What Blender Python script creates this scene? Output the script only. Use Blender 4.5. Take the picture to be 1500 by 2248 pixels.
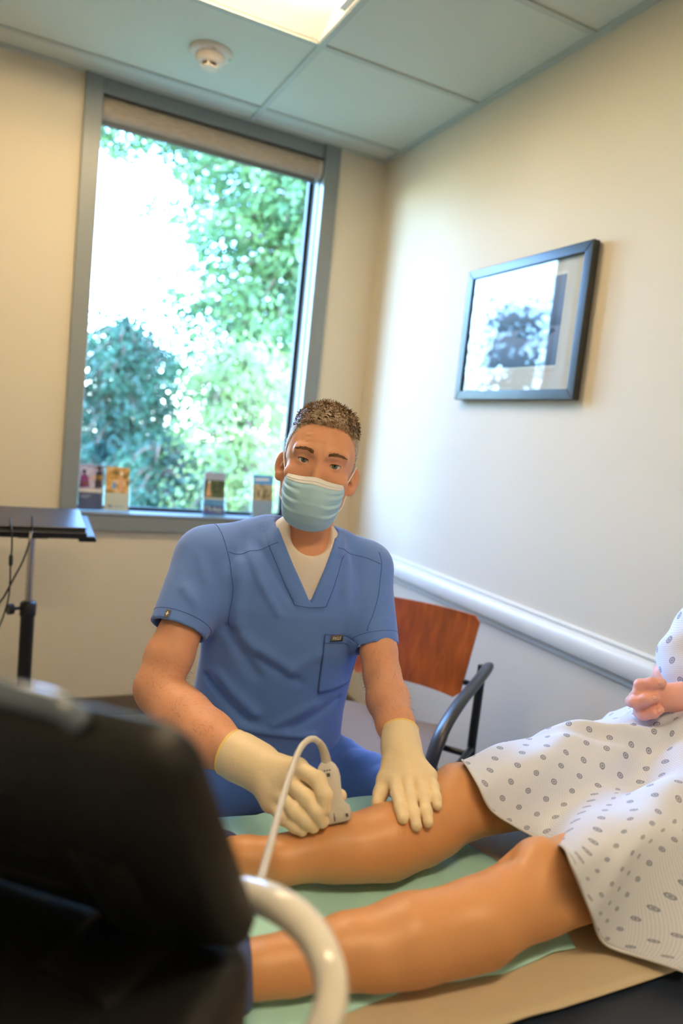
import bpy, bmesh, math, random
import numpy as np
from mathutils import Vector, Matrix
from mathutils.bvhtree import BVHTree

for o in list(bpy.data.objects):
    bpy.data.objects.remove(o)
SC = bpy.context.scene
COL = SC.collection
random.seed(7)
RNG = np.random.default_rng(11)
PI = math.pi

# ------------------------------------------------------------------ camera
cam_data = bpy.data.cameras.new('camera')
cam = bpy.data.objects.new('camera', cam_data)
COL.objects.link(cam)
CAM_RIGHT = Vector((0.89417498, -0.43574103, 0.10286327))
CAM_UP = Vector((-0.04572473, 0.13967113, 0.98914166))
CAM_FWD = Vector((0.44537664, 0.88916912, -0.10496629))
CAM_POS = Vector((-1.6773, -3.2525, 1.383))
cam.matrix_world = Matrix(((CAM_RIGHT.x, CAM_UP.x, -CAM_FWD.x, CAM_POS.x),
                           (CAM_RIGHT.y, CAM_UP.y, -CAM_FWD.y, CAM_POS.y),
                           (CAM_RIGHT.z, CAM_UP.z, -CAM_FWD.z, CAM_POS.z),
                           (0, 0, 0, 1)))
cam_data.sensor_fit = 'HORIZONTAL'
cam_data.sensor_width = 24.0
cam_data.lens = 24.0 * 1568.3 / 1500.0
cam_data.clip_start = 0.02
cam_data.clip_end = 300
cam_data.dof.use_dof = True
cam_data.dof.focus_distance = 1.42
cam_data.dof.aperture_fstop = 1.9
SC.camera = cam

# ------------------------------------------------------------------ sky, sun, exposure
SC.view_settings.view_transform = 'Standard'
SC.view_settings.look = 'None'
SC.view_settings.gamma = 1.0
SC.view_settings.exposure = 0.35
SC.cycles.use_denoising = True
SC.cycles.max_bounces = 10
SC.cycles.diffuse_bounces = 5
SC.cycles.transparent_max_bounces = 16
SC.cycles.sample_clamp_indirect = 6.0
SC.cycles.caustics_reflective = False
SC.cycles.caustics_refractive = False

SUN_DIR = Vector((0.45, -0.50, 0.80)).normalized()      # towards the sun, high behind the building
world = bpy.data.worlds.new('sky')
SC.world = world
world.use_nodes = True
wn = world.node_tree.nodes
wl = world.node_tree.links
wn.clear()
w_out = wn.new('ShaderNodeOutputWorld')
w_bg = wn.new('ShaderNodeBackground')
w_sky = wn.new('ShaderNodeTexSky')
w_sky.sky_type = 'NISHITA'
w_sky.sun_disc = False
w_sky.sun_elevation = math.asin(SUN_DIR.z)
w_sky.sun_rotation = math.atan2(SUN_DIR.x, SUN_DIR.y)
w_sky.dust_density = 0.3
w_sky.ozone_density = 3.0
w_sky.air_density = 1.0
w_bg.inputs['Strength'].default_value = 6.0
w_tint = wn.new('ShaderNodeMix')
w_tint.data_type = 'RGBA'
w_tint.blend_type = 'MULTIPLY'
w_tint.inputs[0].default_value = 1.0
w_tint.inputs[7].default_value = (0.80, 0.94, 1.14, 1)      # daylight seen with the camera balanced for the lamps
wl.new(w_sky.outputs[0], w_tint.inputs[6])
wl.new(w_tint.outputs[2], w_bg.inputs[0])
wl.new(w_bg.outputs[0], w_out.inputs[0])

sun_data = bpy.data.lights.new('sun', 'SUN')
sun_data.energy = 6.0
sun_data.angle = 0.009
sun_data.color = (1.0, 0.93, 0.80)
sun = bpy.data.objects.new('sun', sun_data)
COL.objects.link(sun)
sun.rotation_euler = SUN_DIR.to_track_quat('Z', 'Y').to_euler()

portal_data = bpy.data.lights.new('window_portal', 'AREA')
portal_data.shape = 'RECTANGLE'
portal_data.size = 1.0
portal_data.size_y = 1.62
portal_data.cycles.is_portal = True
portal = bpy.data.objects.new('window_portal', portal_data)
COL.objects.link(portal)
portal.location = (-0.825, 0.135, 1.74)
portal.rotation_euler = (-PI / 2, 0, 0)


# ------------------------------------------------------------------ materials
def lin(c):
    r = []
    for v in c[:3]:
        v = v / 255.0
        r.append(v / 12.92 if v <= 0.04045 else ((v + 0.055) / 1.055) ** 2.4)
    return (r[0], r[1], r[2], 1.0)


def mat(name, col, rough=0.5, metal=0.0, spec=0.5, var=0.05, vscale=12.0, bump=0.0, bscale=150.0,
        coat=0.0, sheen=0.0, sss=0.0, emit=None, estr=0.0, alpha=1.0, aniso=None):
    """Principled material with a little noise in its colour and, if asked, a fine noise relief."""
    m = bpy.data.materials.new(name)
    m.use_nodes = True
    nt = m.node_tree
    b = nt.nodes['Principled BSDF']
    c = lin(col)
    b.inputs['Roughness'].default_value = rough
    b.inputs['Metallic'].default_value = metal
    b.inputs['Specular IOR Level'].default_value = spec
    b.inputs['Coat Weight'].default_value = coat
    b.inputs['Sheen Weight'].default_value = sheen
    b.inputs['Alpha'].default_value = alpha
    if sss:
        b.inputs['Subsurface Weight'].default_value = sss
        b.inputs['Subsurface Radius'].default_value = (0.012, 0.004, 0.002)
        b.inputs['Subsurface Scale'].default_value = 1.0
    if emit:
        b.inputs['Emission Color'].default_value = lin(emit)
        b.inputs['Emission Strength'].default_value = estr
    tc = nt.nodes.new('ShaderNodeTexCoord')
    nz = nt.nodes.new('ShaderNodeTexNoise')
    nz.inputs['Scale'].default_value = vscale
    nz.inputs['Detail'].default_value = 4
    mp = nt.nodes.new('ShaderNodeMapping')
    if aniso:
        mp.inputs['Scale'].default_value = aniso
    nt.links.new(tc.outputs['Object'], mp.inputs['Vector'])
    nt.links.new(mp.outputs[0], nz.inputs['Vector'])
    mx = nt.nodes.new('ShaderNodeMix')
    mx.data_type = 'RGBA'
    mx.inputs[6].default_value = tuple(max(0, v * (1 - var)) for v in c[:3]) + (1,)
    mx.inputs[7].default_value = tuple(min(1, v * (1 + var)) for v in c[:3]) + (1,)
    nt.links.new(nz.outputs[0], mx.inputs[0])
    nt.links.new(mx.outputs[2], b.inputs['Base Color'])
    if bump:
        n2 = nt.nodes.new('ShaderNodeTexNoise')
        n2.inputs['Scale'].default_value = bscale
        n2.inputs['Detail'].default_value = 3
        nt.links.new(mp.outputs[0], n2.inputs['Vector'])
        bp = nt.nodes.new('ShaderNodeBump')
        bp.inputs['Strength'].default_value = bump
        bp.inputs['Distance'].default_value = 0.002
        nt.links.new(n2.outputs[0], bp.inputs['Height'])
        nt.links.new(bp.outputs[0], b.inputs['Normal'])
    m.diffuse_color = c
    return m


def ramp_mat(name, stops, coord='Object', scale=(1, 1, 1), tex='noise', tscale=5.0, rough=0.5, detail=4.0,
             distortion=0.0, bump=0.0, coat=0.0):
    """Colour ramp over a procedural texture."""
    m = bpy.data.materials.new(name)
    m.use_nodes = True
    nt = m.node_tree
    b = nt.nodes['Principled BSDF']
    b.inputs['Roughness'].default_value = rough
    b.inputs['Coat Weight'].default_value = coat
    tc = nt.nodes.new('ShaderNodeTexCoord')
    mp = nt.nodes.new('ShaderNodeMapping')
    mp.inputs['Scale'].default_value = scale
    nt.links.new(tc.outputs[coord], mp.inputs['Vector'])
    if tex == 'wave':
        tx = nt.nodes.new('ShaderNodeTexWave')
        tx.inputs['Scale'].default_value = tscale
        tx.inputs['Distortion'].default_value = distortion
        tx.inputs['Detail'].default_value = detail
    else:
        tx = nt.nodes.new('ShaderNodeTexNoise')
        tx.inputs['Scale'].default_value = tscale
        tx.inputs['Detail'].default_value = detail
        tx.inputs['Distortion'].default_value = distortion
    nt.links.new(mp.outputs[0], tx.inputs['Vector'])
    rp = nt.nodes.new('ShaderNodeValToRGB')
    e = rp.color_ramp.elements
    while len(e) < len(stops):
        e.new(0.5)
    for k, (p, c) in enumerate(stops):
        e[k].position = p
        e[k].color = lin(c)
    nt.links.new(tx.outputs[0], rp.inputs[0])
    nt.links.new(rp.outputs[0], b.inputs['Base Color'])
    if bump:
        bp = nt.nodes.new('ShaderNodeBump')
        bp.inputs['Strength'].default_value = bump
        bp.inputs['Distance'].default_value = 0.002
        nt.links.new(tx.outputs[0], bp.inputs['Height'])
        nt.links.new(bp.outputs[0], b.inputs['Normal'])
    return m


def glass_mat(name, tint=(255, 255, 255), refl=0.5, rough=0.0):
    """Thin pane: straight transmission plus a Fresnel mirror."""
    m = bpy.data.materials.new(name)
    m.use_nodes = True
    nt = m.node_tree
    nt.nodes.clear()
    o = nt.nodes.new('ShaderNodeOutputMaterial')
    t = nt.nodes.new('ShaderNodeBsdfTransparent')
    t.inputs[0].default_value = lin(tint)
    g = nt.nodes.new('ShaderNodeBsdfGlossy')
    g.inputs['Roughness'].default_value = rough
    lw = nt.nodes.new('ShaderNodeLayerWeight')
    lw.inputs['Blend'].default_value = 0.5
    pw = nt.nodes.new('ShaderNodeMath')
    pw.operation = 'POWER'
    pw.inputs[1].default_value = 3.6
    mu = nt.nodes.new('ShaderNodeMath')
    mu.operation = 'MULTIPLY_ADD'
    mu.inputs[1].default_value = 0.9 * refl
    mu.inputs[2].default_value = 0.05 * refl
    mx = nt.nodes.new('ShaderNodeMixShader')
    nt.links.new(lw.outputs['Facing'], pw.inputs[0])
    nt.links.new(pw.outputs[0], mu.inputs[0])
    nt.links.new(mu.outputs[0], mx.inputs[0])
    nt.links.new(t.outputs[0], mx.inputs[1])
    nt.links.new(g.outputs[0], mx.inputs[2])
    nt.links.new(mx.outputs[0], o.inputs[0])
    return m


# ------------------------------------------------------------------ object helpers
def thing(name, label, cat, loc=(0, 0, 0), group=None):
    o = bpy.data.objects.new(name, None)
    COL.objects.link(o)
    o.empty_display_size = 0.05
    o.location = loc
    o['label'] = label
    o['category'] = cat
    if group:
        o['group'] = group
    return o


def tag(o, label, cat, group=None):
    o['label'] = label
    o['category'] = cat
    if group:
        o['group'] = group
    return o


def world_loc(o):
    """Meshes are built in world coordinates, so only a top-level parent can carry an offset."""
    return Vector((0, 0, 0)) if o.parent else Vector(o.location)


def link_mesh(name, me, material, parent=None, smooth=False, label=None):
    o = bpy.data.objects.new(name, me)
    COL.objects.link(o)
    if material:
        me.materials.append(material)
    if smooth:
        me.polygons.foreach_set('use_smooth', [True] * len(me.polygons))
    if parent is not None:
        o.parent = parent
        o.matrix_parent_inverse = Matrix.Translation(-world_loc(parent))
    if label:
        o['label'] = label
    return o


class MB:
    """Collects primitive shapes in world coordinates and links them as one mesh."""

    def __init__(self):
        self.v = []
        self.f = []

    def add(self, vs, fs):
        n = len(self.v)
        self.v.extend([tuple(p) for p in vs])
        self.f.extend([tuple(i + n for i in f) for f in fs])
        return self

    def box(self, c, s, rot=None):
        c = Vector(c)
        h = [x / 2 for x in s]
        vs = []
        for z in (-1, 1):
            for y in (-1, 1):
                for x in (-1, 1):
                    p = Vector((x * h[0], y * h[1], z * h[2]))
                    if rot is not None:
                        p = rot @ p
                    vs.append(c + p)
        return self.add(vs, [(0, 2, 3, 1), (4, 5, 7, 6), (0, 1, 5, 4), (2, 6, 7, 3), (0, 4, 6, 2), (1, 3, 7, 5)])

    def bb(self, a, b):
        c = [(a[i] + b[i]) / 2 for i in range(3)]
        s = [abs(b[i] - a[i]) for i in range(3)]
        return self.box(c, s)

    def loft(self, rings, cap=True, close=False):
        n = len(rings[0])
        vs = [p for r in rings for p in r]
        fs = []
        m = len(rings)
        for i in range(m if close else m - 1):
            a, b = i * n, ((i + 1) % m) * n
            for j in range(n):
                k = (j + 1) % n
                fs.append((a + j, a + k, b + k, b + j))
        if cap and not close:
            fs.append(tuple(range(n - 1, -1, -1)))
            fs.append(tuple((m - 1) * n + j for j in range(n)))
        return self.add(vs, fs)

    def tube(self, path, r, seg=12, cap=True, flat=None):
        """Tube along a path; r is one radius or one per point; flat = (axis, factor) squashes the section."""
        P = [Vector(p) for p in path]
        n = len(P)
        R = [r] * n if not hasattr(r, '__len__') else list(r)
        t0 = (P[1] - P[0]).normalized()
        up = Vector((0, 0, 1)) if abs(t0.z) < 0.9 else Vector((1, 0, 0))
        if flat is not None:
            up = Vector(flat[0])
        x = t0.cross(up).normalized()
        rings = []
        for i in range(n):
            t = (P[min(i + 1, n - 1)] - P[max(i - 1, 0)]).normalized()
            x = (x - t * x.dot(t)).normalized()
            y = t.cross(x)
            if flat is not None:
                f = flat[1]
            else:
                f = 1.0
            rings.append([P[i] + x * (R[i] * math.cos(2 * PI * k / seg)) + y * (R[i] * f * math.sin(2 * PI * k / seg))
                          for k in range(seg)])
        return self.loft(rings, cap)

    def lathe(self, c, prof, seg=24, axis=(0, 0, 1)):
        """Profile of (radius, height) pairs turned about an axis through c."""
        q = Vector((0, 0, 1)).rotation_difference(Vector(axis))
        c = Vector(c)
        rings = []
        for r, z in prof:
            rings.append([c + q @ Vector((r * math.cos(2 * PI * k / seg), r * math.sin(2 * PI * k / seg), z))
                          for k in range(seg)])
        return self.loft(rings, True)

    def build(self, name, material, parent=None, smooth=False, bevel=0.0, bseg=2, label=None, angle=None, fix=True):
        me = bpy.data.meshes.new(name)
        me.from_pydata(self.v, [], self.f)
        if fix:
            bm = bmesh.new()
            bm.from_mesh(me)
            bmesh.ops.recalc_face_normals(bm, faces=bm.faces)
            bm.to_mesh(me)
            bm.free()
        me.update()
        o = link_mesh(name, me, material, parent, smooth, label)
        if bevel:
            md = o.modifiers.new('bevel', 'BEVEL')
            md.width = bevel
            md.segments = bseg
            md.limit_method = 'ANGLE'
            md.angle_limit = 0.6
            md.harden_normals = False
            me.polygons.foreach_set('use_smooth', [True] * len(me.polygons))
            wn_ = o.modifiers.new('weighted', 'WEIGHTED_NORMAL')
            wn_.keep_sharp = True
        elif smooth and angle:
            me.set_sharp_from_angle(angle=angle)
        return o


def spline(pts, n=40):
    """Catmull-Rom curve through points."""
    P = [Vector(p) for p in pts]
    P = [P[0] * 2 - P[1]] + P + [P[-1] * 2 - P[-2]]
    out = []
    m = len(P) - 3
    for k in range(n):
        t = k / (n - 1) * m
        i = min(int(t), m - 1)
        u = t - i
        a, b, c, d = P[i:i + 4]
        out.append(0.5 * ((2 * b) + (c - a) * u + (2 * a - 5 * b + 4 * c - d) * u * u + (3 * b - a - 3 * c + d) * u ** 3))
    return out


def structure(o, label=None):
    o['kind'] = 'structure'
    if label:
        o['label'] = label
    return o


def text_mesh(name, s, size, origin, xdir, ydir, material, parent, depth=0.0004, align='CENTER'):
    """Flat lettering as a thin mesh, laid on a surface."""
    cu = bpy.data.curves.new(name, 'FONT')
    cu.body = s
    cu.size = size
    cu.align_x = align
    cu.align_y = 'CENTER'
    cu.extrude = depth
    cu.resolution_u = 3
    tmp = bpy.data.objects.new(name, cu)
    COL.objects.link(tmp)
    dg = bpy.context.evaluated_depsgraph_get()
    me = bpy.data.meshes.new_from_object(tmp.evaluated_get(dg))
    bpy.data.objects.remove(tmp)
    x = Vector(xdir).normalized()
    y = Vector(ydir)
    y = (y - x * y.dot(x)).normalized()
    z = x.cross(y)
    M = Matrix(((x.x, y.x, z.x, origin[0]), (x.y, y.y, z.y, origin[1]), (x.z, y.z, z.z, origin[2]), (0, 0, 0, 1)))
    me.transform(M)
    me.materials.clear()
    return link_mesh(name, me, material, parent)


# ------------------------------------------------------------------ implicit surfaces for organic shapes
def smin(a, b, k):
    h = np.maximum(k - np.abs(a - b), 0.0) / k
    return np.minimum(a, b) - h * h * k * 0.25


def smax(a, b, k):
    return -smin(-a, -b, k)


def rc(P, a, b, ra, rb):
    """Round cone between a and b."""
    a = np.asarray(a, float)
    b = np.asarray(b, float)
    ba = b - a
    L = float(ba @ ba)
    t = np.clip(((P - a) @ ba) / L, 0, 1)
    d = P - a - t[:, None] * ba
    return np.sqrt((d * d).sum(1)) - (ra + (rb - ra) * t)


def ch(P, pts, rad, k=0.01):
    """Smooth chain of round cones."""
    d = None
    for i in range(len(pts) - 1):
        e = rc(P, pts[i], pts[i + 1], rad[i], rad[i + 1])
        d = e if d is None else smin(d, e, k)
    return d


def el(P, c, r, B=None):
    """Ellipsoid; B holds its axes as rows."""
    q = P - np.asarray(c, float)
    if B is not None:
        q = q @ np.asarray(B, float).T
    r = np.asarray(r, float)
    k0 = np.sqrt(((q / r) ** 2).sum(1))
    k1 = np.sqrt(((q / (r * r)) ** 2).sum(1)) + 1e-9
    return k0 * (k0 - 1.0) / k1


def fold(P, d, a, b, w, h):
    """Raise (h > 0) or press in (h < 0) a ridge along a-b."""
    e = rc(P, a, b, 0, 0)
    return d - h * np.exp(-(e / w) ** 2)


def mesh_sdf(fn, lo, hi, h, B=8):
    """Surface nets over a grid that is evaluated only near the surface."""
    lo = np.asarray(lo, float)
    hi = np.asarray(hi, float)
    n = np.ceil((hi - lo) / h).astype(int) + 1
    nb = (n + B - 1) // B
    n = nb * B
    ax = [lo[i] + (np.arange(nb[i]) * B + (B - 1) / 2) * h for i in range(3)]
    G = np.stack(np.meshgrid(*ax, indexing='ij'), -1).reshape(-1, 3)
    dc = np.concatenate([fn(G[i:i + 200000]) for i in range(0, len(G), 200000)])
    act = np.abs(dc) < h * B * 0.5 * 1.74 * 1.5 + 2 * h
    D = np.repeat(np.repeat(np.repeat(dc.reshape(nb).astype(np.float32), B, 0), B, 1), B, 2)
    ids = np.argwhere(act.reshape(nb))
    off = np.stack(np.meshgrid(*[np.arange(B)] * 3, indexing='ij'), -1).reshape(-1, 3)
    for i in range(0, len(ids), 400):
        I = (ids[i:i + 400, None, :] * B + off[None]).reshape(-1, 3)
        D[I[:, 0], I[:, 1], I[:, 2]] = fn(lo + I * h)
    D[0] = D[-1] = 1
    D[:, 0] = D[:, -1] = 1
    D[:, :, 0] = D[:, :, -1] = 1
    S = D < 0
    cnt = np.zeros(tuple(n - 1), np.int8)
    for a in (0, 1):
        for b in (0, 1):
            for c in (0, 1):
                cnt += S[a:n[0] - 1 + a, b:n[1] - 1 + b, c:n[2] - 1 + c]
    cells = np.argwhere((cnt > 0) & (cnt < 8))
    vid = np.full(tuple(n - 1), -1, np.int32)
    vid[cells[:, 0], cells[:, 1], cells[:, 2]] = np.arange(len(cells))
    acc = np.zeros((len(cells), 3))
    num = np.zeros(len(cells))
    cor = [(a, b, c) for a in (0, 1) for b in (0, 1) for c in (0, 1)]
    val = {k: D[cells[:, 0] + k[0], cells[:, 1] + k[1], cells[:, 2] + k[2]].astype(float) for k in cor}
    for p in cor:
        for ax_ in range(3):
            if p[ax_]:
                continue
            q = list(p)
            q[ax_] = 1
            q = tuple(q)
            a, b = val[p], val[q]
            m = (a < 0) != (b < 0)
            t = np.where(m, a / np.where(m, a - b, 1), 0)
            pos = np.tile(np.array(p, float), (len(cells), 1))
            pos[:, ax_] += t
            acc[m] += pos[m]
            num[m] += 1
    V = lo + (cells + acc / num[:, None]) * h
    F = []
    for ax_ in range(3):
        o1, o2 = (ax_ + 1) % 3, (ax_ + 2) % 3
        s0 = [slice(None)] * 3
        s1 = [slice(None)] * 3
        s0[ax_] = slice(0, -1)
        s1[ax_] = slice(1, None)
        E = np.argwhere(S[tuple(s0)] != S[tuple(s1)])
        E = E[(E[:, o1] > 0) & (E[:, o2] > 0) & (E[:, o1] < n[o1] - 1) & (E[:, o2] < n[o2] - 1)]
        inside = S[E[:, 0], E[:, 1], E[:, 2]]
        c = []
        for da, db in ((-1, -1), (0, -1), (0, 0), (-1, 0)):
            Q = E.copy()
            Q[:, o1] += da
            Q[:, o2] += db
            c.append(vid[Q[:, 0], Q[:, 1], Q[:, 2]])
        q = np.stack(c, 1)
        q[~inside] = q[~inside][:, ::-1]
        F.append(q)
    F = np.concatenate(F)
    F = F[(F >= 0).all(1)]
    return V, F


def np_mesh(name, V, F):
    me = bpy.data.meshes.new(name)
    V = np.asarray(V, np.float32)
    F = np.asarray(F, np.int32)
    k = F.shape[1]
    me.vertices.add(len(V))
    me.vertices.foreach_set('co', V.ravel())
    me.loops.add(F.size)
    me.loops.foreach_set('vertex_index', F.ravel())
    me.polygons.add(len(F))
    me.polygons.foreach_set('loop_start', np.arange(0, F.size, k, dtype=np.int32))
    me.polygons.foreach_set('loop_total', np.full(len(F), k, np.int32))
    me.update(calc_edges=True)
    me.validate()
    return me


def relax(V, F, it=2, lam=0.5):
    """A few rounds of Laplacian smoothing."""
    V = V.copy()
    a = F.ravel()
    b = np.roll(F, -1, 1).ravel()
    deg = np.bincount(a, minlength=len(V)) + np.bincount(b, minlength=len(V))
    for _ in range(it):
        s = np.zeros_like(V)
        for i in range(3):
            s[:, i] = np.bincount(a, V[b, i], len(V)) + np.bincount(b, V[a, i], len(V))
        V += lam * (s / np.maximum(deg, 1)[:, None] - V)
    return V


def sdf_obj(name, fn, lo, hi, h, material, parent=None, it=1, label=None):
    V, F = mesh_sdf(fn, lo, hi, h)
    if it:
        V = relax(V, F, it)
    return link_mesh(name, np_mesh(name, V, F), material, parent, True, label)


def bvh_of(o):
    me = o.data
    return BVHTree.FromPolygons([v.co[:] for v in me.vertices], [p.vertices[:] for p in me.polygons])


def on_surface(bvh, pts, off=0.0):
    out = []
    for p in pts:
        q, nrm, _, _ = bvh.find_nearest(Vector(p))
        out.append(q + nrm * off)
    return out


# ================================================================== the room
WALL_H = 2.73
ROOM_X0, ROOM_Y0 = -3.3, -4.65
m_wall = mat('wall_paint_cream', (214, 205, 184), 0.75, spec=0.3, var=0.015, vscale=3, bump=0.12, bscale=160)
m_ceil = mat('ceiling_tile_white', (206, 212, 200), 0.9, spec=0.1, var=0.02, vscale=60, bump=0.25, bscale=380)
m_bar = mat('ceiling_bar_enamel', (184, 192, 184), 0.45, spec=0.4, var=0.01)
m_floor = mat('vinyl_floor_grey', (128, 126, 120), 0.42, spec=0.4, var=0.08, vscale=30)
m_base = mat('baseboard_taupe', (104, 92, 78), 0.55, var=0.04)
m_trimgrey = mat('window_trim_grey_paint', (126, 134, 136), 0.35, spec=0.5, var=0.02, vscale=8)
m_gasket = mat('black_window_gasket', (14, 20, 22), 0.5, var=0.05)
m_rail = mat('wall_guard_vinyl', (222, 220, 208), 0.33, spec=0.5, var=0.01)
m_white = mat('white_enamel', (235, 233, 226), 0.4, var=0.01)
m_black = mat('black_plastic', (16, 16, 17), 0.42, var=0.1, bump=0.05, bscale=600)

XL, XR, ZS = -1.397, -0.254, 0.865          # outer edges of the window trim
GX0, GX1, GZ0 = -1.327, -0.330, 0.945       # reveal edges
structure(MB().bb((ROOM_X0 - .2, ROOM_Y0 - .2, -0.12), (0.2, 0.22, 0)).build('floor', m_floor))
wb = MB()
wb.bb((ROOM_X0 - .2, 0, 0), (XL + .03, .2, 2.95))
wb.bb((XR - .03, 0, 0), (0.2, .2, 2.95))
wb.bb((XL + .03, 0, 0), (XR - .03, .2, ZS + .02))
wb.bb((XL + .03, 0, 2.70), (XR - .03, .2, 2.95))
structure(wb.build('wall_back', m_wall), 'cream painted wall around the window')
structure(MB().bb((0, ROOM_Y0 - .2, 0), (.2, 0, 2.95)).build('wall_right', m_wall), 'cream wall with the framed picture and guard rail')
structure(MB().bb((ROOM_X0 - .2, ROOM_Y0, 0), (ROOM_X0, 0, 2.95)).build('wall_left', m_wall))
structure(MB().bb((ROOM_X0 - .2, ROOM_Y0 - .2, 0), (0, ROOM_Y0, 2.95)).build('wall_front', m_wall))
bb = MB().bb((ROOM_X0, -.012, 0), (-.012, 0, .10))
structure(bb.build('baseboard_back', m_base, bevel=.003))
structure(MB().bb((-.012, ROOM_Y0, 0), (0, 0, .10)).build('baseboard_right', m_base, bevel=.003))
structure(MB().bb((ROOM_X0, ROOM_Y0, 0), (ROOM_X0 + .012, -.012, .10)).build('baseboard_left', m_base, bevel=.003))

# wall guard rail along the right wall: profile in (out from the wall, height)
prof = [(0, .758), (.008, .758), (.010, .764), (.010, .768), (.006, .771), (.006, .775), (.014, .778), (.030, .786),
        (.036, .80), (.037, .82), (.035, .836), (.028, .847), (.016, .852), (.010, .853), (.010, .857), (.014, .860),
        (.014, .864), (.008, .868), (0, .868)]
g = MB()
g.loft([[(-a, y, z) for a, z in prof] for y in (-.002, ROOM_Y0 + .01)])
structure(g.build('trim_1', m_rail, smooth=True, angle=0.7), 'off-white vinyl guard rail along the right wall')

# ceiling: slab, lay-in tiles and their bars
ceil_o = structure(MB().bb((ROOM_X0 - .2, ROOM_Y0 - .2, 2.90), (.2, .2, 3.0)).build('ceiling', m_ceil))
gxs = [-0.6986 - 1.22 * k for k in range(0, 3)]
gys = [-0.1524 - .61 * k for k in range(0, 8)]
xs = sorted([ROOM_X0, 0.0] + [x for x in gxs if x > ROOM_X0 + .05])
ys = sorted([ROOM_Y0, 0.0] + [y for y in gys if y > ROOM_Y0 + .05])
TROFF = []
for i in range(len(xs) - 1):
    for j in range(len(ys) - 1):
        a, b, c, d = xs[i], xs[i + 1], ys[j], ys[j + 1]
        if abs(b - gxs[0]) < .01 and (abs(d - gys[1]) < .01 or abs(d - gys[5]) < .01):
            TROFF.append((a, b, c, d))
            continue
        MB().bb((a + .004, c + .004, 2.734), (b - .004, d - .004, 2.752)).build('ceiling_tile', m_ceil, ceil_o)
for x in gxs:
    if x > ROOM_X0 + .05:
        MB().bb((x - .012, ROOM_Y0, 2.728), (x + .012, 0, 2.734)).build('grid_bar', m_bar, ceil_o)
for y in ys[1:-1]:
    for i in range(len(xs) - 1):
        MB().bb((xs[i] + .012, y - .012, 2.728), (xs[i + 1] - .012, y + .012, 2.734)).build('grid_bar', m_bar, ceil_o)
MB().bb((-.022, ROOM_Y0, 2.722), (0, 0, 2.734)).build('wall_angle', m_bar, ceil_o)
MB().bb((ROOM_X0, -.022, 2.722), (XL - .002, 0, 2.734)).build('wall_angle', m_bar, ceil_o)
MB().bb((XR + .002, -.022, 2.722), (-.022, 0, 2.734)).build('wall_angle', m_bar, ceil_o)
MB().bb((XL - .002, -.022, 2.726), (XR + .002, .0, 2.734)).build('wall_angle', m_bar, ceil_o)

# recessed light fittings; the rear one is unseen, added for front light
m_refl = mat('light_reflector_white', (240, 238, 230), 0.5, var=0.01)
m_lamp = mat('lamp_lens_warm', (255, 244, 226), 0.5, var=0.0, emit=(255, 225, 181), estr=35.0)
for k, (a, b, c, d) in enumerate(TROFF):
    L = 'recessed ceiling light above the window side of the room' if k else 'unseen recessed ceiling light added in the rear half for front light'
    t = thing('ceiling_light', L, 'ceiling light', ((a + b) / 2, (c + d) / 2, 2.734), 'recessed ceiling lights')
    a, b, c, d = a + .012, b - .012, c + .012, d - .012
    yc = (c + d) / 2
    # curved reflector trough: arched along Y, lens basket hanging in the middle
    n = 12
    for s in (-1, 1):
        r = MB()
        rings = []
        for q in range(n + 1):
            u = q / n
            y = yc + s * (.085 + (.29 - .085) * (1 - u))
            z = 2.735 + .085 * math.sin(u * PI * .5)
            rings.append([(a + .004, y, z), (b - .004, y, z), (b - .004, y, z + .004), (a + .004, y, z + .004)])
        r.loft(rings)
        r.build('reflector', m_refl, t, smooth=True, angle=0.6)
    MB().bb((a, c, 2.731), (a + .006, d, 2.86)).build('end_plate', m_refl, t)
    MB().bb((b - .006, c, 2.731), (b, d, 2.86)).build('end_plate', m_refl, t)
    MB().bb((a, c, 2.82), (b, d, 2.86)).build('housing', m_white, t)
    lens = MB()
    rings = []
    for q in range(9):
        w = -1 + 2 * q / 8
        z = 2.742 + .02 * w * w
        rings.append([(a + .03, yc + w * .075, z), (b - .03, yc + w * .075, z), (b - .03, yc + w * .075, z + .005), (a + .03, yc + w * .075, z + .005)])
    lens.loft(rings)
    lens.build('lens', m_lamp, t, smooth=True, angle=.6)
    MB().bb((a, yc - .085, 2.738), (a + .03, yc + .085, 2.79)).build('lens_cap', m_white, t, bevel=.004)
    MB().bb((b - .03, yc - .085, 2.738), (b, yc + .085, 2.79)).build('lens_cap', m_white, t, bevel=.004)

# smoke detector
sd = (-1.0133, -0.4671, 2.7300)
m_det = mat('smoke_detector_ivory', (226, 214, 196), 0.45, var=0.01)
t = thing('smoke_detector', 'round ivory smoke detector on a ceiling tile', 'smoke detector', (sd[0], sd[1], 2.734))
cx, cy = sd[0], sd[1]
MB().lathe((cx, cy, 2.734), [(.078, 0), (.079, -.006), (.074, -.013), (.056, -.018), (.02, -.018)], 40).build('base_plate', m_det, t, True, angle=.7)
MB().lathe((cx, cy, 2.716), [(.055, 0), (.053, -.012), (.045, -.022), (.034, -.027)], 40).build('body', m_det, t, True, angle=.7)
MB().lathe((cx, cy, 2.69), [(.027, 0), (.025, -.012)], 30).build('sensor_core', m_black, t, True, angle=.7)
MB().lathe((cx, cy, 2.679), [(.030, 0), (.030, -.003), (.024, -.007), (.01, -.008)], 30).build('cap', m_det, t, True, angle=.7)
for k in range(5):
    an = 2 * PI * k / 5 + .5
    MB().box((cx + .030 * math.cos(an), cy + .030 * math.sin(an), 2.684), (.004, .007, .018), Matrix.Rotation(an, 3, 'Z')).build('sensor_bar', m_det, t)
MB().lathe((cx + .066, cy - .02, 2.718), [(.004, 0), (.004, -.004), (.002, -.005)], 10).build('indicator', mat('indicator_green', (150, 225, 190), .3), t, True)
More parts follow.
